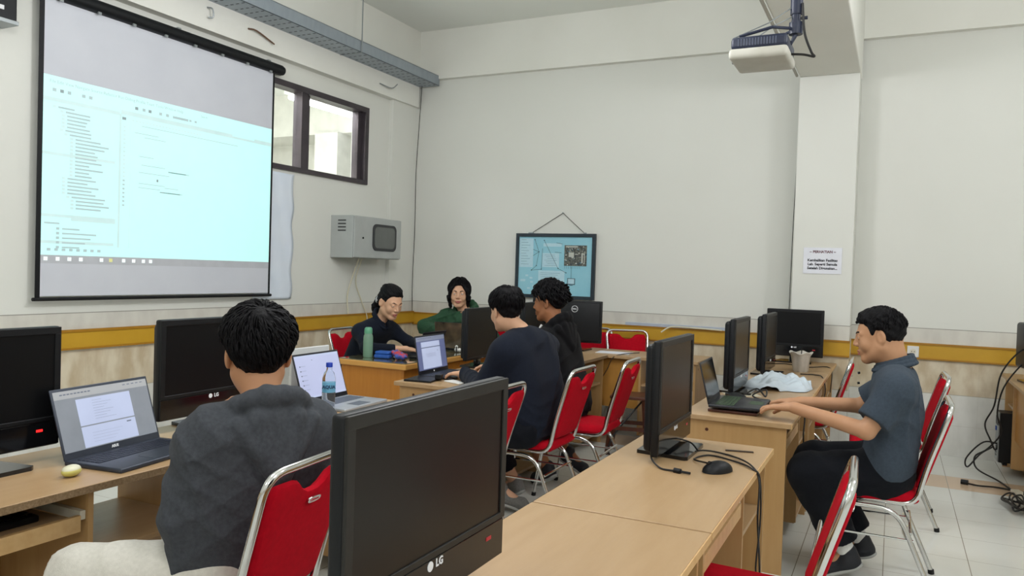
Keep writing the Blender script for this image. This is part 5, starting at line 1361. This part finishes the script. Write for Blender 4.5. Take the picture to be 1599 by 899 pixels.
bt_.build('button', M['glossblack'], r)
# person in charcoal hoodie, foreground left
J = dict(pelvis=(-1.735, 1.73, .55), chest=(-1.695, 1.745, .83), neck=(-1.69, 1.765, 1.00), shL=(-1.745, 1.615, .945), shR=(-1.615, 1.895, .94),
         elL=(-1.80, 1.575, .715), elR=(-1.72, 2.03, .70), wrL=(-1.97, 1.79, .86), wrR=(-1.99, 2.08, .80),
         hipL=(-1.76, 1.64, .53), hipR=(-1.73, 1.82, .53), knL=(-2.04, 1.44, .54), knR=(-2.10, 1.88, .525), anL=(-2.06, 1.40, .10), anR=(-2.13, 1.96, .10), toeL=(-2.19, 1.42, .04), toeR=(-2.26, 1.98, .04),
         face=(-.8, .5, 0), build=.95, hem=.10, cuff=.93)
H = Head((-1.765, 1.815, 1.160), (-.76, .64, -.03), Z_, 1.12)
hs = [dict(wr=(-1.965, 1.82, .89), fdir=(.32, .12, .9), palm=(.6, .5, 0), side=(.3, -.8, .2), curl=.30, s=.98),
      dict(wr=(-2.02, 2.08, .80), fdir=(-1, .1, -.1), palm=(0, 0, -1), side=(0, -1, 0), curl=.3)]
r, o0, JJ = person('boy', 'person in a charcoal hoodie and off-white trousers seen from behind, at the left foreground', J, H, 'skin1', 'charcoal', 'khaki', hands=hs, hair='mop', topx=.024, foldamp=.013, hood='hood', seed=8, topname='hoodie', topres=.0058, shoe='greyshoe', pantx=.034)
S = SDF(JJ['neck']-.2, JJ['neck']+.2, .005)
ring = [JJ['neck']+JJ['side']*math.cos(a)*.078+JJ['fwd']*(math.sin(a)*.068-.004)+V3(0, 0, .040-.025*math.sin(a)) for a in np.linspace(0, 2*PI, 17)]
for a, b2 in zip(ring[:-1], ring[1:]): S.rc(a, b2, .011, .011, .006); S.rc(a-V3(0, 0, .03), b2-V3(0, 0, .03), .014, .014, .01)
P, F = S.mesh(); np_mesh('orange_collar', P, F, [M['orange']], r, None, o0, 1)
# man in black sweater, centre
J = dict(pelvis=(-1.84, 4.15, .56), chest=(-1.90, 4.16, .85), neck=(-1.98, 4.13, 1.10), shL=(-1.99, 3.965, .975), shR=(-1.92, 4.40, .985),
         elL=(-2.10, 3.92, .76), elR=(-2.12, 4.46, .76), wrL=(-2.37, 4.21, .80), wrR=(-2.36, 4.58, .82),
         hipL=(-1.88, 4.00, .54), hipR=(-1.88, 4.20, .54), knL=(-2.27, 3.93, .53), knR=(-2.27, 4.24, .53), anL=(-2.08, 4.16, .13), anR=(-2.10, 4.40, .12), toeL=(-1.96, 4.21, .05), toeR=(-2.22, 4.42, .045),
         face=(-1, .2, 0), build=1.06, hem=.07, cuff=.78)
H = Head((-2.055, 4.105, 1.208), (-.88, .47, -.1), (-.1, 0, 1), 1.03)
hs = [dict(wr=(-2.385, 4.225, .80), fdir=(-1, .05, -.06), palm=(0, 0, -1), side=(0, 1, 0), curl=.25, s=1.02),
      dict(wr=(-2.375, 4.59, .82), fdir=(-1, -.15, -.15), palm=(0, 0, -1), side=(0, -1, 0), curl=.45, s=1.02)]
person('man', 'person in a plain black sweater typing, seen from behind in the centre', J, H, 'skin2', 'navycloth', 'blackcloth', hands=hs, hair='under', topx=.022, foldamp=.011, seed=12, topname='sweater', shoe='greyshoe', topres=.0065, neckr=.048)
# curly-haired person in black jacket
J = dict(pelvis=(-1.93, 4.83, .56), chest=(-2.02, 4.86, .86), neck=(-2.07, 4.875, 1.06), shL=(-2.09, 4.68, .98), shR=(-2.05, 5.06, .98),
         elL=(-2.25, 4.68, .80), elR=(-2.25, 5.14, .80), wrL=(-2.46, 4.85, .80), wrR=(-2.46, 5.06, .80),
         hipL=(-1.95, 4.74, .54), hipR=(-1.95, 4.93, .54), knL=(-2.32, 4.72, .54), knR=(-2.32, 4.96, .54), anL=(-2.05, 4.80, .13), anR=(-1.99, 5.02, .20), toeL=(-2.14, 4.82, .045), toeR=(-1.88, 5.03, .10),
         face=(-1, 0, 0), build=1.02, hem=.06, cuff=.55)
H = Head((-2.115, 4.885, 1.235), (-.96, -.04, -.06), (-.05, 0, 1), 1.06)
hs = [dict(wr=(-2.475, 4.86, .80), fdir=(-1, .3, -.06), palm=(0, 0, -1), side=(0, 1, 0), curl=.4),
      dict(wr=(-2.475, 5.05, .80), fdir=(-1, -.3, -.0), palm=(0, 0, -1), side=(0, -1, 0), curl=.4)]
r, o0, JJ = person('boy', 'person with curly hair in a black jacket with hood, beside the black sweater', J, H, 'skin3', 'jacket', 'blackcloth', hands=hs, hair='curly', topx=.024, foldamp=.011, hood='hood', seed=15, topname='jacket', topres=.0065)
n_ = JJ['neck']; MB().tube([tuple(n_+JJ['fwd']*.07-JJ['side']*.05+V3(0, 0, .05)-o0), tuple(n_+JJ['fwd']*.10-JJ['side']*.065+V3(0, 0, -.0)-o0)], .008, 0, 8).build('white_collar_edge', M['white'], r)
# woman in black polo, by the left wall
J = dict(pelvis=(-4.10, 5.38, .56), chest=(-3.97, 5.36, .82), neck=(-3.83, 5.33, .99), shL=(-3.86, 5.52, .915), shR=(-3.90, 5.14, .915),
         elL=(-3.72, 5.60, .81), elR=(-3.74, 5.02, .80), wrL=(-3.50, 5.46, .80), wrR=(-3.50, 5.22, .80),
         hipL=(-4.08, 5.46, .54), hipR=(-4.08, 5.30, .54), knL=(-3.94, 5.58, .54), knR=(-3.94, 5.18, .54), anL=(-3.90, 5.58, .10), anR=(-3.90, 5.18, .10), toeL=(-3.84, 5.58, .04), toeR=(-3.84, 5.18, .04),
         face=(1, 0, 0), build=.84, hem=.06, cuff=.92)
H = Head((-3.735, 5.32, 1.155), (.90, -.30, -.34), (.28, -.08, .95), 1.12)
hs = [dict(wr=(-3.485, 5.44, .795), fdir=(1, -.2, -.1), palm=(0, 0, -1), side=(0, -1, 0), curl=.3, s=.9),
      dict(wr=(-3.485, 5.23, .795), fdir=(1, .2, -.1), palm=(0, 0, -1), side=(0, 1, 0), curl=.3, s=.9)]
person('woman', 'person with a dark ponytail in a black shirt, looking down by the left wall', J, H, 'skin2', 'navycloth', 'trousers', hands=hs, hair='pony', sleeve=('mid', 'mid'), topx=.012, foldamp=.010, hood='collar', smile=.3, down=.8, brow=.7, seed=21, topname='shirt', neckr=.043, topres=.0065)
# man in green hoodie
J = dict(pelvis=(-3.66, 6.62, .56), chest=(-3.68, 6.55, .83), neck=(-3.70, 6.50, 1.035), shL=(-3.48, 6.52, .96), shR=(-3.91, 6.52, .97),
         elL=(-3.32, 6.38, .80), elR=(-4.03, 6.32, .89), wrL=(-3.40, 6.12, .80), wrR=(-3.80, 6.22, .86),
         hipL=(-3.57, 6.58, .54), hipR=(-3.75, 6.58, .54), knL=(-3.52, 6.26, .54), knR=(-3.84, 6.26, .54), anL=(-3.53, 6.28, .10), anR=(-3.86, 6.28, .10), toeL=(-3.52, 6.18, .04), toeR=(-3.87, 6.18, .04),
         face=(.2, -1, 0), build=1.02, hem=.08, cuff=.92)
H = Head((-3.735, 6.45, 1.215), (.42, -.90, -.06), (.05, -.06, 1), 1.12)
hs = [dict(wr=(-3.405, 6.11, .80), fdir=(0, -1, -.1), palm=(0, 0, -1), side=(-1, 0, 0), curl=.4),
      dict(wr=(-3.785, 6.205, .86), fdir=(.8, -.5, -.15), palm=(0, 0, -1), side=(.3, .9, 0), curl=.45)]
person('man', 'person with chin-length hair in a green hoodie smiling at the camera', J, H, 'skin2', 'green', 'trousers', hands=hs, hair='long', topx=.026, foldamp=.014, hood='hood', smile=1, seed=30, topname='hoodie', topres=.0065)
